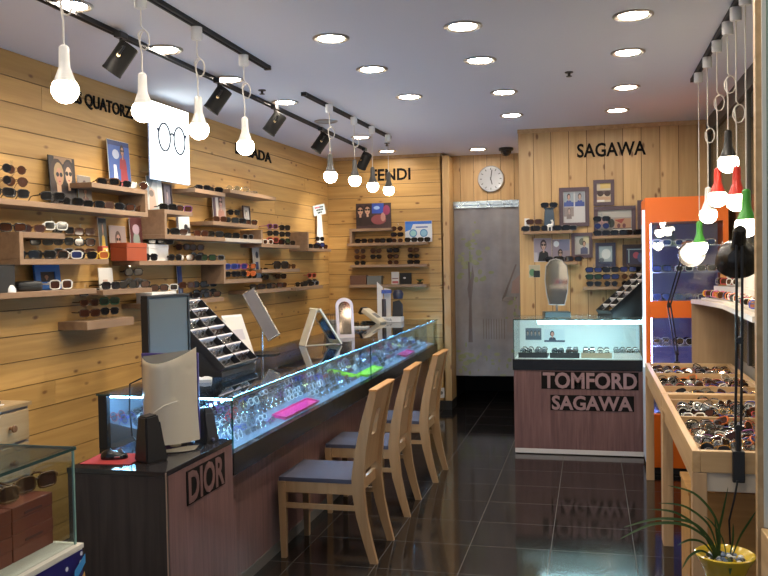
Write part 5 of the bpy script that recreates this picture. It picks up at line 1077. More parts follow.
wcard(534, 551.5, 238, 262, 'unframed portrait card of a person in black, left of two', (.33, .29, .37), [((.5, .46, .5), rect(0, 0, .2, .4))] + bust(.55, .70, .9, (.52, .36, .30), (.05, .03, .04), (.012, .014, .016), True))
wcard(552.5, 570, 239, 262, 'unframed portrait card with bright patch, right of two', (.30, .26, .33), [((.70, .78, .86), ell(.22, .8, .16, .14)), ((.20, .22, .36), rect(.4, .5, .95, 1))] + bust(.45, .38, .7, (.42, .30, .24), (.04, .03, .03), (.05, .04, .04), True))
wcard(529, 540, 265, 277.5, 'small green and black card left of the grey mirror', (.40, .36, .26), [((.10, .22, .12), ell(.3, .4, .28, .3)), ((.015, .02, .02), rect(.42, 0, 1, .55))])
GS = 'sunglasses on the back wall'
def sshelf(x0, x1, ytop, label, d=.15, th=.026):
    a = at(x0, ytop, y=YB-d); c = at(x1, ytop, y=YB-d); t = thing('wall_shelf', label, 'shelf', (a.x, YB, a.z-th), 0, 'veneer shelves on the back wall'); b = MB(); b.box((0, -d, 0), (c.x-a.x, -.021, th), None, .002); b.build('shelf_board', SHELF, t); b = MB(); b.box((.01, -.0205, .004), (c.x-a.x-.01, 0, th-.004)); b.build('wall_cleat', SHELF, t); return a.z
zs1 = sshelf(523, 572, 231.5, 'upper left shelf on the vertical boards holding a pedestal')
zs2 = sshelf(592, 650, 236, 'shelf under the wide plum frame on the back wall')
zs3 = sshelf(548, 578, 262, 'short shelf just above the grey mirror')
zs4 = sshelf(583, 650, 287, 'lowest shelf of sunglasses beside the orange cabinet')
def sg(px, zb, off, lab, st='wide', fc='black', lc='dark', dz=0, sc=1.0, rz=None):
    q = at(px, 240, y=YB-off); sunglasses(st, fc, lc, (q.x, q.y, zb+.0006+dz), random.uniform(-.15, .15) if rz is None else rz, lab, GS, 0, True, 'sunglasses', sc)
for i, (px, fc, off) in enumerate([(530, 'black', .12), (541, 'black', .125), (562, 'black', .12), (569, 'grey', .06)]): sg(px, zs1, off, f'{fc} sunglasses on the shelf with pedestal, {ordn(i)} from the left', 'wide', fc)
q = at(549.5, 230, y=YB-.07); h = at(549.5, 209, y=YB-.07).z-zs1
t = thing('pedestal', 'dark blue pedestal carrying sunglasses on the upper left shelf', 'stand', (q.x, q.y, zs1+.0006)); b = MB(); b.add([(-.05, -.03, 0), (.05, -.03, 0), (.05, .04, 0), (-.05, .04, 0), (-.038, -.02, h), (.038, -.02, h), (.038, .03, h), (-.038, .03, h)], [(0, 3, 2, 1), (4, 5, 6, 7), (0, 1, 5, 4), (1, 2, 6, 5), (2, 3, 7, 6), (3, 0, 4, 7)]); b.build('column', mat('navy', (.02, .05, .09), .35), t); b = MB(); b.box((-.048, -.03, h+.0005), (.048, .04, h+.008), None, .002); b.build('cap', mat('navy', (.02, .05, .09), .35), t)
sg(549.5, zs1, .075, 'black sunglasses on top of the dark blue pedestal', 'wide', 'black', 'dark', h+.0095, 1, 0)
def srack(px, zb, pairs, where, off=.10): q = at(px, 240, y=YB-off); rack((q.x, q.y, zb+.0006), 0, len(pairs), pairs, where, GS, .062, None, True, -.005)
srack(534.5, zs1, [None, ('wide', 'tortoise', 'brown')], 'at the left of the pedestal', .06)
q = at(527, 222, y=YB-.05); t = thing('price_card', 'small white card standing at the left end of the pedestal shelf', 'card', (q.x, q.y, zs1+.0006)); b = MB(); b.box((-.022, -.003, 0), (.022, 0, .12)); b.build('card', PAPER, t); b = MB(); b.box((-.02, 0.0003, 0), (.02, .03, .004)); b.build('foot', PAPER, t)
q = at(550, 228, y=YB-.128); t = thing('figurine', 'small white animal figurine in front of the pedestal', 'ornament', (q.x, q.y, zs1+.0006)); b = MB()
b.tube([(-.022, 0, .038), (-.012, 0, .046), (.010, 0, .046), (.02, 0, .050), (.024, 0, .075), (.016, 0, .092), (.006, 0, .090)], [.012, .015, .015, .013, .009, .010, .005], 8)
for x in (-.016, .014): 
    for y in (-.006, .006): b.tube([(x, y, 0), (x, y, .04)], .0045, 6)
b.build('body', WHITE, t, None, 0, True)
srack(602, zs2, [('wide', 'black', 'dark'), ('aviator', 'grey', 'blue'), ('wide', 'black', 'dark')], 'in front of the wide plum frame')
for i, px in enumerate((619, 633, 643)): sg(px, zs2, .11, f'black sunglasses on the shelf under the wide frame, {ordn(i)} from the left')
for i, (px, fc) in enumerate([(553, 'black'), (564, 'black'), (574, 'brown')]): sg(px, zs3, .11, f'{fc} sunglasses on the short shelf above the grey mirror, {ordn(i)} from the left', 'wide', fc)
srack(593.5, zs4, [('way', 'black', 'dark'), ('wide', 'black', 'green'), ('wide', 'black', 'blue')], 'on the lowest back shelf, leftmost')
srack(610.5, zs4, [('round', 'black', 'dark'), ('wide', 'black', 'blue'), ('wide', 'black', 'dark')], 'on the lowest back shelf, middle')
srack(628, zs4, [('round', 'black', 'dark'), ('round', 'tortoise', 'brown'), ('wide', 'black', 'blue')], 'on the lowest back shelf, third')
srack(641, zs4, [('way', 'black', 'dark'), ('wide', 'black', 'dark'), ('wide', 'black', 'dark')], 'on the lowest back shelf, by the orange cabinet', .06)
q = at(578, 262, y=YB-.09); t = thing('display_bust', 'small flesh coloured display head beside the grey mirror', 'ornament', (q.x-.025, q.y-.01, zs3-.15)) if False else None
# ================================================================== ORANGE CABINET
OX0, OX1, OY0, OY1, OZ = .395, .975, 6.60, 7.09, 2.06
t = thing('display_cabinet', 'tall bright orange glass-fronted cabinet lit blue inside', 'cabinet', (OX0, OY0, 0)); O = Vector((OX0, OY0, 0))
ztop = at(660, 222, y=OY0).z; zm1 = at(660, 301, y=OY0).z; zm0 = at(660, 318, y=OY0).z; zl = .45
cbox('header', ORANGE, (OX0+.0005, OY0-.001, ztop), (OX1-.0005, OY1, OZ)); cbox('middle_band', ORANGE, (OX0+.0365, OY0, zm0), (OX1-.0365, OY0+.03, zm1)); cbox('lower_panel', ORANGE, (OX0+.0365, OY0, .05), (OX1-.0365, OY0+.03, zl)); cbox('plinth', BLACKM, (OX0+.01, OY0+.02, 0), (OX1-.01, OY1, .0495))
for x0, x1 in ((OX0, OX0+.036), (OX1-.036, OX1)): cbox('front_stile', ORANGE, (x0, OY0, .05), (x1, OY0+.036, ztop-.0005))
cbox('back_panel', mat('cabinet_back', (.26, .26, .42), .5), (OX0+.005, OY1-.02, .05), (OX1-.005, OY1, ztop-.0005)); cbox('side_panel', mat('side_panel_pale', (.55, .60, .75), .5), (OX0, OY0+.0365, .05), (OX0+.01, OY1-.0205, ztop-.0005)); cbox('side_panel', ORANGE, (OX1-.01, OY0+.0365, .05), (OX1, OY1-.0205, ztop-.0005))
cbox('front_glass', GLASS, (OX0+.0365, OY0+.012, zm1+.0005), (OX1-.0365, OY0+.017, ztop-.0005)); cbox('front_glass', GLASS, (OX0+.0365, OY0+.012, zl+.0005), (OX1-.0365, OY0+.017, zm0-.0005))
cbox('led_strip', LEDV, (OX0+.037, OY0+.022, zl+.01), (OX0+.045, OY0+.034, ztop-.01)); 
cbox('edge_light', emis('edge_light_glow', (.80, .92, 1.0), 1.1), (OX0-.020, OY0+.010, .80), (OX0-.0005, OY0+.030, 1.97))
CS = mat('cabinet_shelf_glass', (.35, .38, .55), .1)
SHZ = [zl+.01, at(660, 345, y=OY0+.1).z, zm1+.0, at(660, 272, y=OY0+.1).z, at(660, 246, y=OY0+.1).z]
for i, z in enumerate(SHZ): cbox('glass_shelf', CS, (OX0+.047, OY0+.040, z-.008), (OX1-.047, OY1-.021, z))
for i, z in enumerate(SHZ[1:]):
    nm = ['lowest lit', 'second', 'third', 'topmost'][i]
    for c in range(3):
        for r in range(2):
            st = rd.choice(['wide', 'way', 'aviator']); fc = rd.choice(['black', 'silver', 'blue', 'grey', 'white', 'purple'])
            sunglasses(st, fc, rd.choice(['dark', 'blue', 'clear']), (OX0+.125+.158*c, OY0+.10+.16*r, z+.0008), rd.uniform(-.15, .15), f"{fc} sunglasses in the orange cabinet, {nm} shelf, {['left', 'middle', 'right'][c]}, {['front', 'back'][r]}", 'sunglasses in the orange cabinet', 0, r == 0)
# ================================================================== RIGHT TABLES
TX0, TX1, TZ = .378, .965, .85
def table(y0, y1, label, divs):
    t = thing('display_table', label, 'table', (TX0, y0, 0), 0, 'light wooden tray tables'); w = TX1-TX0; l = y1-y0
    b = MB(); b.box((.0305, .0305, TZ-.085), (w-.0305, l-.0305, TZ-.070)); b.build('tray_floor', PINEF, t)
    b = MB(); b.box((0, 0, TZ-.085), (.03, l, TZ), None, .003); b.build('long_rail', PINEF, t); b = MB(); b.box((w-.03, 0, TZ-.085), (w, l, TZ), None, .003); b.build('long_rail', PINEF, t)
    PX = wood('light_pine_cross', (.62, .42, .22), (.48, .30, .14), 'x', .05, tint=.08)
    b = MB(); b.box((.0305, 0, TZ-.085), (w-.0305, .03, TZ), None, .003); b.build('end_rail', PX, t); b = MB(); b.box((.0305, l-.03, TZ-.085), (w-.0305, l, TZ), None, .003); b.build('end_rail', PX, t)
    for d in divs: b = MB(); b.box((.0305, d-y0-.008, TZ-.0695), (w-.0305, d-y0+.008, TZ-.003)); b.build('divider', PX, t)
    b = MB(); b.box((.056, .010, TZ-.16), (w-.056, .028, TZ-.0855)); b.build('apron', mat('apron_pale', (.60, .52, .42), .5), t); b = MB(); b.box((.012, .056, TZ-.15), (.028, l-.056, TZ-.0855)); b.build('apron', PINEF, t)
    PL = wood('light_pine_leg', (.62, .42, .24), (.48, .30, .16), 'z', .04, tint=.08)
    for x in (.0, w-.055):
        for y in (.0, l-.055): b = MB(); b.box((x, y, 0), (x+.055, y+.055, TZ-.0855), None, .003); b.build('leg', PL, t)
table(3.50, 4.99, 'light wooden tray table of glasses, nearest to the plant', [4.28, 4.80]); table(5.0, 6.46, 'light wooden tray table of glasses, next to the orange cabinet', [5.30, 5.9])
FC2 = ['black', 'black', 'silver', 'silver', 'silver', 'gold', 'gold', 'red', 'brown', 'purple', 'grey', 'silver', 'orange', 'blue', 'white', 'black']
rd = random.Random(77); TF = TZ-.070
comps = [(3.54, 4.265, 'nearest tray compartment'), (4.295, 4.785, 'second tray compartment'), (4.815, 4.95, 'third tray compartment'), (5.04, 5.285, 'fourth tray compartment'), (5.315, 5.885, 'fifth tray compartment'), (5.915, 6.42, 'last tray compartment')]
for y0, y1, nm in comps:
    n = max(1, int((y1-y0)/.050))
    for r in range(n):
        for c in range(4):
            x = TX0+.105+.130*c + rd.uniform(-.008, .008); y = y0+.03+(y1-y0-.06)*(r+.5)/n; fc = rd.choice(FC2); st = rd.choice(['way', 'slim', 'slim', 'round', 'aviator'])
            o = link('spectacles', folded(st, fc, rd.choice(['clear', 'clear', 'clear', 'dark', 'brown'])), None, (x, y, TF+.002)); o.rotation_euler = (rd.uniform(-.8, -.25), rd.uniform(-.35, .35), rd.uniform(-.7, .7)); o.location.z += .018
            tag(o, f"{fc} spectacles in the {nm}, row {r+1}, {ordn(c)} from left", 'eyeglasses', 'spectacles in the tray tables')
    if '3.54' in str(y0) or y0 == 4.295:
        for r in range(max(1, n-2)):
            for c in range(3):
                x = TX0+.16+.135*c + rd.uniform(-.02, .02); y = y0+.07+(y1-y0-.14)*(r+.5)/max(1, n-2); fc = rd.choice(FC2)
                o = link('spectacles', folded(rd.choice(['way', 'round', 'slim']), fc, rd.choice(['clear', 'clear', 'brown'])), None, (x, y, TF+.040)); o.rotation_euler = (rd.uniform(-.8, -.3), rd.uniform(-.4, .4), rd.uniform(-.9, .9))
                tag(o, f"{fc} spectacles on top in the {nm}, row {r+1}, {ordn(c)} from left", 'eyeglasses', 'spectacles in the tray tables')
# ---- ledge along the right wall
LZ = 1.31
t = thing('wall_ledge', 'curved pale ledge with wooden end panel behind the tray tables', 'ledge', (TX1, 6.55, 0)); O = Vector((TX1, 6.55, 0))
edge = [at(x, y, z=LZ) for x, y in [(711, 300), (722, 304), (733, 308.5), (743, 312.5), (752, 316.5)]]
e0 = Vector((at(691, 294, y=6.48).x, 6.48, LZ)); edge = [e0, Vector((e0.x+.045, 6.30, LZ))] + [p for p in edge if p.y < 6.2]
poly = [(p.x, p.y) for p in edge] + [(XR-.001, edge[-1].y-.15), (XR-.001, 6.50), (e0.x, 6.50)]
b = MB(); n = len(poly); b.add([(x-O.x, y-O.y, LZ-.03) for x, y in poly] + [(x-O.x, y-O.y, LZ) for x, y in poly], [tuple(reversed(range(n))), tuple(range(n, 2*n))] + [(i, (i+1) % n, (i+1) % n+n, i+n) for i in range(n)]); b.build('ledge_board', mat('ledge_white', (.62, .56, .48), .4), t)
cbox('end_panel', wood('ledge_panel', (.42, .29, .17), (.33, .22, .12), 'z', .05, tint=.04), (e0.x+.004, 6.475, .0), (XR-.004, 6.498, LZ-.0305))
cbox('back_riser', mat('riser_white', (.62, .58, .50), .5), (XR-.012, 4.3, LZ+.0005), (XR-.002, 6.46, LZ+.33))
rd = random.Random(5); k = 0
ys = [edge[-1].y + .05 + i*.075 for i in range(int((6.42-edge[-1].y)/.075))]
def xedge(y):
    for a, c in zip(edge, edge[1:]):
        if c.y <= y <= a.y: return a.x+(c.x-a.x)*(a.y-y)/(a.y-c.y+1e-9)
    return edge[-1].x
for c in range(3):
    b = MB(); q_ = []
    for y in [edge[-1].y+.02 + (6.44-edge[-1].y-.02)*n_/14 for n_ in range(15)]: q_.append((xedge(y)+.055+.085*c, y))
    q_ = [(min(x, XR-.03), y) for x, y in q_]; zt_ = LZ+.012+.085*c
    m_ = len(q_); pl = q_ + [(XR-.013, q_[-1][1]), (XR-.013, q_[0][1])]; n = len(pl); zl_ = LZ+.0005 if c == 0 else LZ+.0125+.085*(c-1)
    b.add([(x-O.x, y-O.y, zl_) for x, y in pl] + [(x-O.x, y-O.y, zt_) for x, y in pl], [tuple(reversed(range(n))), tuple(range(n, 2*n))] + [(i_, (i_+1) % n, (i_+1) % n+n, i_+n) for i_ in range(n)]); b.build('display_tier', mat('riser_white', (.62, .58, .50), .5), t)
    for i, y in enumerate(ys):
        x = xedge(y)+.055+.085*c+.02
        if x > XR-.075: continue
        fc = rd.choice(['gold', 'red', 'white', 'purple', 'orange', 'black', 'silver', 'blue', 'yellow', 'pink', 'green', 'white', 'gold'])
        o = link('spectacles', folded(rd.choice(['wide', 'way', 'round']), fc, rd.choice(['clear', 'dark', 'brown', 'orange', 'clear'])), None, (x, y, zt_+.002)); o.rotation_euler = (-.18, 0, -PI/2 + .75 + rd.uniform(-.3, .3)); o.location.z += .010
        tag(o, f"{fc} spectacles on the pale ledge, {['front', 'middle', 'back'][c]} tier, {ordn(i)} from its near end", 'eyeglasses', 'spectacles on the pale ledge')
# wooden pennant board standing on the ledge
a = at(724, 290, y=5.9); t = thing('leaning_board', 'orange wooden board leaning on the ledge by the glass', 'board', (.93, 6.44, LZ+.0006)); b = MB(); b.add([(-.055, 0, 0), (.05, 0, 0), (.05, .008, 0), (-.055, .008, 0), (-.02, .02, .27), (.055, .02, .27), (.055, .028, .27), (-.02, .028, .27)], [(0, 3, 2, 1), (4, 5, 6, 7), (0, 1, 5, 4), (1, 2, 6, 5), (2, 3, 7, 6), (3, 0, 4, 7)]); b.build('board', wood('board_orange', (.60, .30, .09), (.5, .24, .07), 'z', 0), t)
# ================================================================== LAMPS
def lamp(pts, head, hd, r, label, on, clamp):
    """pts: base, elbow(s), head joint; head direction hd"""
    t = thing('desk_lamp', label, 'lamp', clamp, 0, 'black arm lamps on the tray tables'); C0 = Vector(clamp)
    P = [Vector(p)-C0 for p in pts]
    b = MB(); b.box((-.022, -.034 if not on else .002, -.11), (.022, -.002 if not on else .034, .012), None, .004); b.box((-.02, -.004 if not on else -.024, .004), (.02, .024 if not on else .004, .011)); b.tube([(0, -.018 if not on else .018, .012), P[0]], .011, 8); b.build('clamp', BLACK, t)
    for i in range(len(P)-1):
        d = (P[i+1]-P[i]).normalized(); s_ = d.cross(Vector((0, 1, 0))).normalized()*.010; b = MB(); b.tube([P[i]+s_, P[i+1]+s_], .0055, 6); b.tube([P[i]-s_, P[i+1]-s_], .0055, 6)
        b.tube([P[i]-d.cross(s_).normalized()*.014, P[i]+d.cross(s_).normalized()*.014], .014, 10); b.build(['lower_arm', 'upper_arm'][i], BLACK, t)
    q = Vector((0, 0, -1)).rotation_difference(Vector(hd)).to_matrix().to_4x4(); M = T(*(P[-1])) @ q
    b = MB(); b.lathe([(0, .05), (.018, .05), (.024, .04), (.026, -.03), (.034, -.045), (r*.62, -.055), (r*.86, -.080), (r*.97, -.112), (r, -.14), (r*.97, -.14), (r*.93, -.112), (r*.82, -.083), (r*.58, -.058), (0, -.048)], 28, M); b.build('shade', mat('shade_black', (.016, .014, .013), .22), t, None, 0, True)
    if on:
        b = MB(); b.lathe([(.012, -.05), (.02, -.06), (.05, -.09), (.058, -.12), (.05, -.145), (.028, -.162), (0, -.168)], 20, M); b.build('bulb', BULB, t, None, 0, True)
    else:
        b = MB(); b.lathe([(.012, -.05), (.018, -.06), (.028, -.085), (.026, -.108), (0, -.12)], 16, M); b.build('bulb', BULB, t, None, 0, True)
y1_ = 5.96; P_ = lambda x, y, yy: at(x, y, y=yy)
h1 = P_(686, 247, y1_); c1 = P_(676, 362, y1_); m1_ = P_(669, 305, y1_); hd = (P_(690, 262, y1_) - h1); hd = Vector((.14, -.72, -.30)).normalized()
c1 = Vector((at(677, 362, y=6.462).x, 6.462, TZ-.002)); m1_ = at(669, 305, y=6.3); lamp([c1+Vector((0, .018, .07)), m1_, h1], None, hd, .088, 'black arm lamp with lit bulb facing out before the orange cabinet', True, c1)
y2_ = 3.488; h2 = P_(739, 238, y2_); c2 = Vector((P_(738, 450, y2_).x, 3.498, TZ-.002)); m2_ = P_(739, 340, y2_)
lamp([c2+Vector((0, -.018, .10)), Vector((m2_.x, 3.48, m2_.z)), Vector((h2.x, 3.48, h2.z))], None, Vector((.05, .72, -.69)).normalized(), .082, 'black arm lamp turned away, clamped to the near table front', False, c2)
b = MB(); k_ = c2; pts = [(k_.x-.006, k_.y-.036, k_.z-.10), (k_.x-.02, k_.y-.045, k_.z-.17), (k_.x-.035, k_.y-.02, k_.z-.26), (k_.x-.02, k_.y+.04, k_.z-.45), (k_.x-.01, k_.y+.08, .012), (k_.x-.02, k_.y+.20, .006)]
b.tube(pts, .004, 6); tag(b.build('power_cord', BLACK, None, None, 0, True), 'black cord hanging from the lamp clamped to the near table', 'cord')
# ================================================================== UNDER THE TABLE, PLANT
t = thing('storage_box', 'brown wooden box under the near tray table behind the plant', 'box', (.52, 3.92, 0)); b = MB(); b.box((-.125, -.15, 0), (.40, .2, .02)); b.box((-.125, -.15, .0205), (.40, -.132, .60)); b.box((-.125, -.1315, .0205), (-.107, .2, .60)); b.box((.382, -.1315, .0205), (.40, .2, .60)); b.box((-.1065, .182, .0205), (.3815, .2, .60)); b.build('box_body', wood('box_brown', (.60, .33, .11), (.46, .24, .075), 'x', 0, tint=.03), t)
b = MB(); b.box((-.13, -.154, .6005), (.405, .204, .618), None, .002); b.build('lid', wood('box_brown', (.60, .33, .11), (.46, .24, .075), 'x', 0, tint=.03), t)
b = MB(); b.box((-.04, -.02, 0), (.05, .03, .008), None, .002); b.box((-.03, -.015, .0082), (.045, .025, .014), None, .002); tag(b.build('paper_stack', PAPER, None, (.55, 3.86, .6192)), 'small white paper stack on the brown box under the table', 'paper')
PX_, PY_ = at(725, 556, y=3.15).x, 3.15; zr = at(725, 553, y=3.15).z
t = thing('plant_stool', 'small wooden stool under the yellow plant pot', 'stool', (PX_, PY_, 0)); b = MB(); b.lathe([(0, zr-.19), (.095, zr-.19), (.095, zr-.166), (0, zr-.166)], 24); b.build('stool_seat', PINEF, t, None, 0, True)
for a in (.6, 2.2, 3.8, 5.4): b = MB(); b.tube([(.07*math.cos(a), .07*math.sin(a), zr-.1905), (.095*math.cos(a), .095*math.sin(a), 0)], .011, 8); b.build('leg', PINEF, t)
t = thing('potted_plant', 'long leaved plant in a yellow glazed pot by the tray table', 'plant', (PX_, PY_, zr-.165)); YEL = mat('yellow_glaze', (.60, .42, .035), .15, 0, .5, None, 0, .4)
b = MB(); b.lathe([(0, 0), (.055, 0), (.058, .01), (.052, .03), (.066, .09), (.080, .125), (.100, .155), (.102, .163), (.096, .166), (.088, .158), (.07, .135), (.0, .132)], 32); b.build('pot', YEL, t, None, 0, True)
b = MB(); rd = random.Random(8); mats = [mat('pebble_white', (.7, .7, .68), .4), mat('pebble_blue', (.12, .18, .3), .3), mat('pebble_dark', (.04, .035, .03), .4)]
for k in range(70):
    a = rd.random()*6.28; r = .068*math.sqrt(rd.random()); b.m(rd.choice([0, 1, 2])); s_ = rd.uniform(.006, .011)
    b.lathe([(0, -s_*.7), (s_*.8, -s_*.3), (s_, 0), (s_*.8, s_*.4), (0, s_*.75)], 7, T(r*math.cos(a), r*math.sin(a), .139+rd.random()*.012))
pb = b.build('pebbles', mats, t, None, 0, True); pb['kind'] = 'stuff'
OR = Vector((PX_, PY_, zr-.165)); LEAF = mat('leaf_green', (.05, .11, .03), .4)
def leaf(px, dy0, dy1, w):
    pts = []; n = len(px)
    for i, (x, y) in enumerate(px): pts.append(at(x, y, y=PY_+dy0+(dy1-dy0)*i/(n-1)) - OR)
    # smooth
    def cr(p0, p1, p2, p3, u): return .5*((2*p1)+(p2-p0)*u+(2*p0-5*p1+4*p2-p3)*u*u+(3*p1-p0-3*p2+p3)*u**3)
    q = []; P = [pts[0]]+pts+[pts[-1]]
    for i in range(1, len(P)-2):
        for k in range(6): q.append(cr(P[i-1], P[i], P[i+1], P[i+2], k/6))
    q.append(pts[-1]); n = len(q); b = MB(); vs = []
    for i, c in enumerate(q):
        d = (q[min(i+1, n-1)]-q[max(i-1, 0)]).normalized(); s_ = d.cross(Vector((.25, -1, .35))).normalized(); s_ = (s_ + Vector((0, .5, 0))).normalized(); s_ = (s_-d*s_.dot(d)).normalized(); f = i/(n-1); ww = w*(.55+.6*f)*(1-f**4*.97) if f < 1 else w*.03; nn = d.cross(s_)
        vs += [c-s_*ww-nn*ww*.3, c, c+s_*ww-nn*ww*.3]
    fs = []
    for i in range(n-1): fs += [(i*3, i*3+1, i*3+4, i*3+3), (i*3+1, i*3+2, i*3+5, i*3+4)]
    b.add(vs, fs); bmesh.ops.solidify(b.bm, geom=b.bm.faces[:], thickness=.0012); b.build('leaf', LEAF, t, None, 0, True)
for px, a, c, w in [([(719, 556), (719, 531), (711, 511), (693, 493), (668, 485.5)], 0, .0, .007), ([(718, 556), (713, 535), (704, 520), (683, 506), (658, 503)], -.01, -.03, .006), ([(717, 557), (711, 541), (692, 523), (658, 519), (623, 527.5)], -.01, -.08, .007),
    ([(716, 557), (708, 540), (684, 525), (652, 524.5), (620, 539)], -.02, -.12, .007), ([(715, 558), (704, 543.5), (690, 540), (677, 545.5)], -.02, -.08, .0055), ([(715, 559), (702, 551), (690, 556), (682, 569)], -.02, -.10, .0055), ([(720, 556), (718, 535), (722, 515), (728, 487)], .01, .05, .007),
    ([(730, 554), (732.5, 540), (733, 523)], .01, .02, .006), ([(733, 553), (740, 536), (748, 523), (756, 511)], .01, .0, .0065), ([(727, 557), (730, 562), (730, 575)], -.03, -.11, .007), ([(719, 556), (717, 540), (714.5, 518)], .01, .02, .006), ([(726, 555), (722, 538), (712, 523), (704, 516)], .02, .06, .0045), ([(716, 558), (700, 530), (676, 513), (650, 509)], -.02, -.06, .006)]: leaf(px, a, c, w)
# ================================================================== FRONT LEFT SHOWCASE
GX1, GY1, GZ = -1.706, 2.535, 1.0; GX0, GY0 = -2.35, 1.2
zb = at(84, 543, y=GY1+.004, ).z
zb = at(70, 548, x=GX1).z
t = thing('glass_showcase', 'small glass showcase on a blue patterned base, cut by the left edge', 'display case', (GX1, GY1, 0)); O = Vector((GX1, GY1, 0)); GE = mat('glass_edge_dark', (.03, .06, .055), .15)
cbox('base_cabinet', PAPER, (GX0-.03, GY0-.03, 0), (GX1+.010, GY1+.010, zb-.016)); cbox('white_ledge', mat('ledge_cream', (.72, .68, .60), .4), (GX0-.035, GY0-.035, zb-.0155), (GX1+.014, GY1+.014, zb))
cbox('glass_side', GLASS, (GX1-.012, GY0, zb+.0005), (GX1-.007, GY1-.012, GZ-.0085)); cbox('glass_side', GLASS, (GX0, GY1-.012, zb+.0005), (GX1-.007, GY1-.007, GZ-.0085)); cbox('glass_top', GLASS, (GX0, GY0, GZ-.008), (GX1, GY1, GZ)); cbox('glass_edge', GE, (GX1+.0003, GY0, GZ-.009), (GX1+.003, GY1, GZ+.001)); cbox('glass_edge', mat('glass_edge_green', (.12, .22, .19), .2), (GX0, GY1+.0003, GZ-.009), (GX1+.003, GY1+.003, GZ+.001)); cbox('corner_post', mat('glass_edge_green2', (.20, .34, .30), .2), (GX1-.0066, GY1-.0115, zb+.0005), (GX1-.001, GY1-.003, GZ-.0095))
# patterned wrap with stars, rocket like streaks
b = MB(); Wp = GY1+.010-(GY0-.03); Hp = zb-.03; rd = random.Random(12); sh = []
for k in range(90): sh.append(((.6, .62, .7), ell(rd.random(), rd.uniform(.0, .99), .006, .006*Wp/Hp, 6)))
for k in range(14):
    cx, cz = rd.uniform(.03, .9), rd.uniform(.1, .9); c = rd.choice([(.7, .18, .04), (.55, .05, .06), (.05, .25, .6), (.65, .42, .12)]); a = .5; ln, th = rd.uniform(.03, .06), rd.uniform(.010, .02); sh.append((c, [(cx-ln, cz-ln*1.2), (cx-ln+th, cz-ln*1.2-th*2), (cx+ln, cz+ln*1.1), (cx+ln-th, cz+ln*1.1+th*2)])); sh.append(((.7, .66, .6), ell(cx+ln*.7, cz+ln*.8, .012, .02, 8)))
sh += [((.05, .28, .62), [(.935, .86), (.985, .94), (.985, .99), (.94, .93)]), ((.6, .06, .07), ell(.945, .83, .012, .035, 8)), ((.6, .32, .1), [(.945, .83), (.98, .90), (.982, .87), (.95, .80)])]
pb, ms = print_mesh(Wp, Hp, (.018, .014, .13), sh, 0); pb.build('patterned_wrap', ms, t, (.0115, -Wp+.010, .01), PI/2)
def obox(x, y, z, w, d, h, label):
    s = thing('gift_box', label, 'box', (x, y, z+.0006), 0, 'reddish brown boxes in the showcase'); OB = mat('red_brown_box', (.19, .042, .02), .5)
    b = MB(); b.box((-w/2, -d/2, 0), (w/2, d/2, h*.5), None, .003); b.build('box_body', OB, s); b = MB(); b.box((-w/2-.001, -d/2-.001, h*.5+.0004), (w/2+.001, d/2+.001, h), None, .003); b.build('lid', OB, s)
    b = MB(); b.box((w/2+.001, -.045, h*.60), (w/2+.0022, .045, h*.70)); b.build('emblem_strip', mat('emblem_dark', (.10, .025, .02), .5), s)
hb = .0
za = at(57, 492, x=GX1-.09).z; zbt = at(57, 524, x=GX1-.09).z
q1 = at(52, 492, x=GX1-.09); q0 = at(10, 505, x=GX1-.09); hh = (q1.z-zb)/2
dy = q1.y - at(12, 508, x=GX1-.09).y
for lv in range(2):
    z = zb + lv*(hh+.0008); nm = ['lower', 'upper'][lv]
    obox(GX1-.09-.12, q1.y-dy/2, z, .24, dy, hh, f'{nm} reddish brown box of the farther stack in the showcase')
    obox(GX1-.09-.12, q1.y-dy*1.5-.005, z, .24, dy, hh, f'{nm} reddish brown box of the nearer stack in the showcase')
for i, (px, py) in enumerate([(6, 492), (30, 481)]):
    q = at(px, py+8, x=GX1-.14); sunglasses('wide', 'tortoise', 'brown', (GX1-.15, q.y-.03+.08*i, zb+2*hh+.003), PI/2-.3, f"dark brown glittering sunglasses on the gift boxes, {['nearer', 'farther'][i]} pair", 'sunglasses in the showcase', 0, True, 'sunglasses', 1.15)
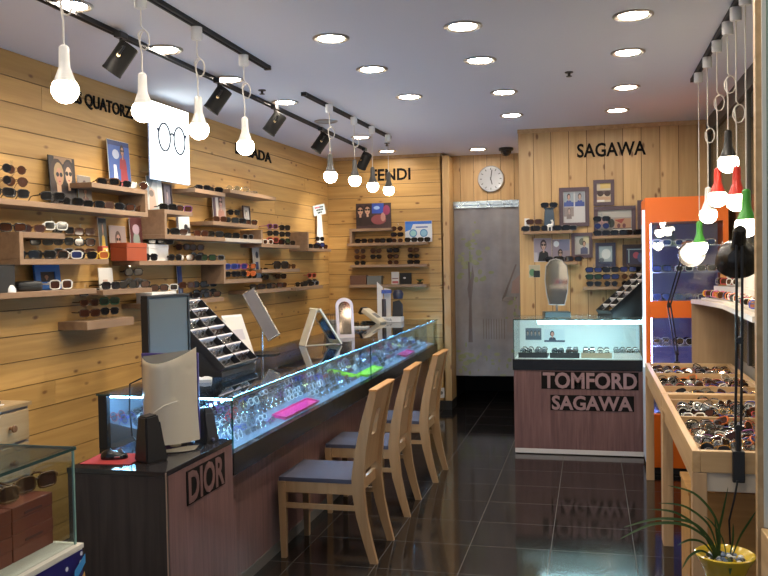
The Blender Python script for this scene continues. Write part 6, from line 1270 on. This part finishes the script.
# ---- drawer unit against the left wall
t = thing('drawer_unit', 'pale wooden drawer unit against the left wall behind the showcase', 'cabinet', (-2.65, 3.59, 0)); O = Vector((-2.65, 3.59, 0)); DU = wood('drawer_pale', (.50, .36, .20), (.38, .26, .13), 'y', .05)
cbox('carcass', mat('carcass_grey', (.30, .27, .25), .5), (-3.02, 2.75, 0), (-2.67, 3.59, .95)); cbox('top_board', DU, (-3.02, 2.75, .9505), (-2.648, 3.592, .968))
for i, (z0, z1) in enumerate(((.79, .935), (.62, .775), (.45, .605))):
    b = MB(); b.box((-.0195, -.82, z0), (0, -.02, z1), None, .003); d_ = b.build('drawer_front', DU, t); b = MB(); b.lathe([(0, 0), (.008, 0), (.008, .012), (.018, .022), (.016, .03), (0, .032)], 14, T(0.0005, -.16, (z0+z1)/2) @ RY(PI/2)); b.build('knob', mat('knob_brown', (.22, .11, .05), .35), d_, None, 0, True)
b = MB(); b.box((-.10, -.14, 0), (.10, .14, .004)); b.m(1).box((-.09, -.13, .0042), (.09, .13, .022), None, .004); tag(b.build('tablet_tray', [PAPER, mat('dark_slab', (.06, .055, .05), .4)], None, (-2.80, 3.32, .9686)), 'dark slab on white sheet atop the drawer unit', 'tray')
# small wall socket near the alcove corner
p = at(441, 393, y=YF-.02); t = thing('wall_socket', 'small white socket low on the wall behind the far chair', 'socket', (p.x, YF-.001, p.z)); b = MB(); b.box((-.035, -.008, -.055), (.035, 0, .055), None, .002); b.build('plate', WHITE, t); b = MB(); b.lathe([(0, 0), (.02, 0), (.02, -.002), (0, -.002)], 14, T(0, -.0085, 0) @ RX(-PI/2)); b.build('outlet', GREYP, t)
# ================================================================== DAYLIGHT AND EXPOSURE
w = bpy.data.worlds.new('daylight'); SC.world = w; w.use_nodes = True; bg = w.node_tree.nodes['Background']; bg.inputs[0].default_value = (.62, .78, 1.0, 1); bg.inputs[1].default_value = .35
SC.view_settings.view_transform = 'Standard'; SC.view_settings.look = 'None'; SC.view_settings.gamma = 1; SC.view_settings.use_curve_mapping = False; SC.view_settings.exposure = EXPOSURE
try: SC.cycles.max_bounces = 8; SC.cycles.transparent_max_bounces = 24; SC.cycles.use_denoising = True; SC.cycles.sample_clamp_indirect = 8; SC.cycles.caustics_reflective = False; SC.cycles.caustics_refractive = False
except Exception: pass
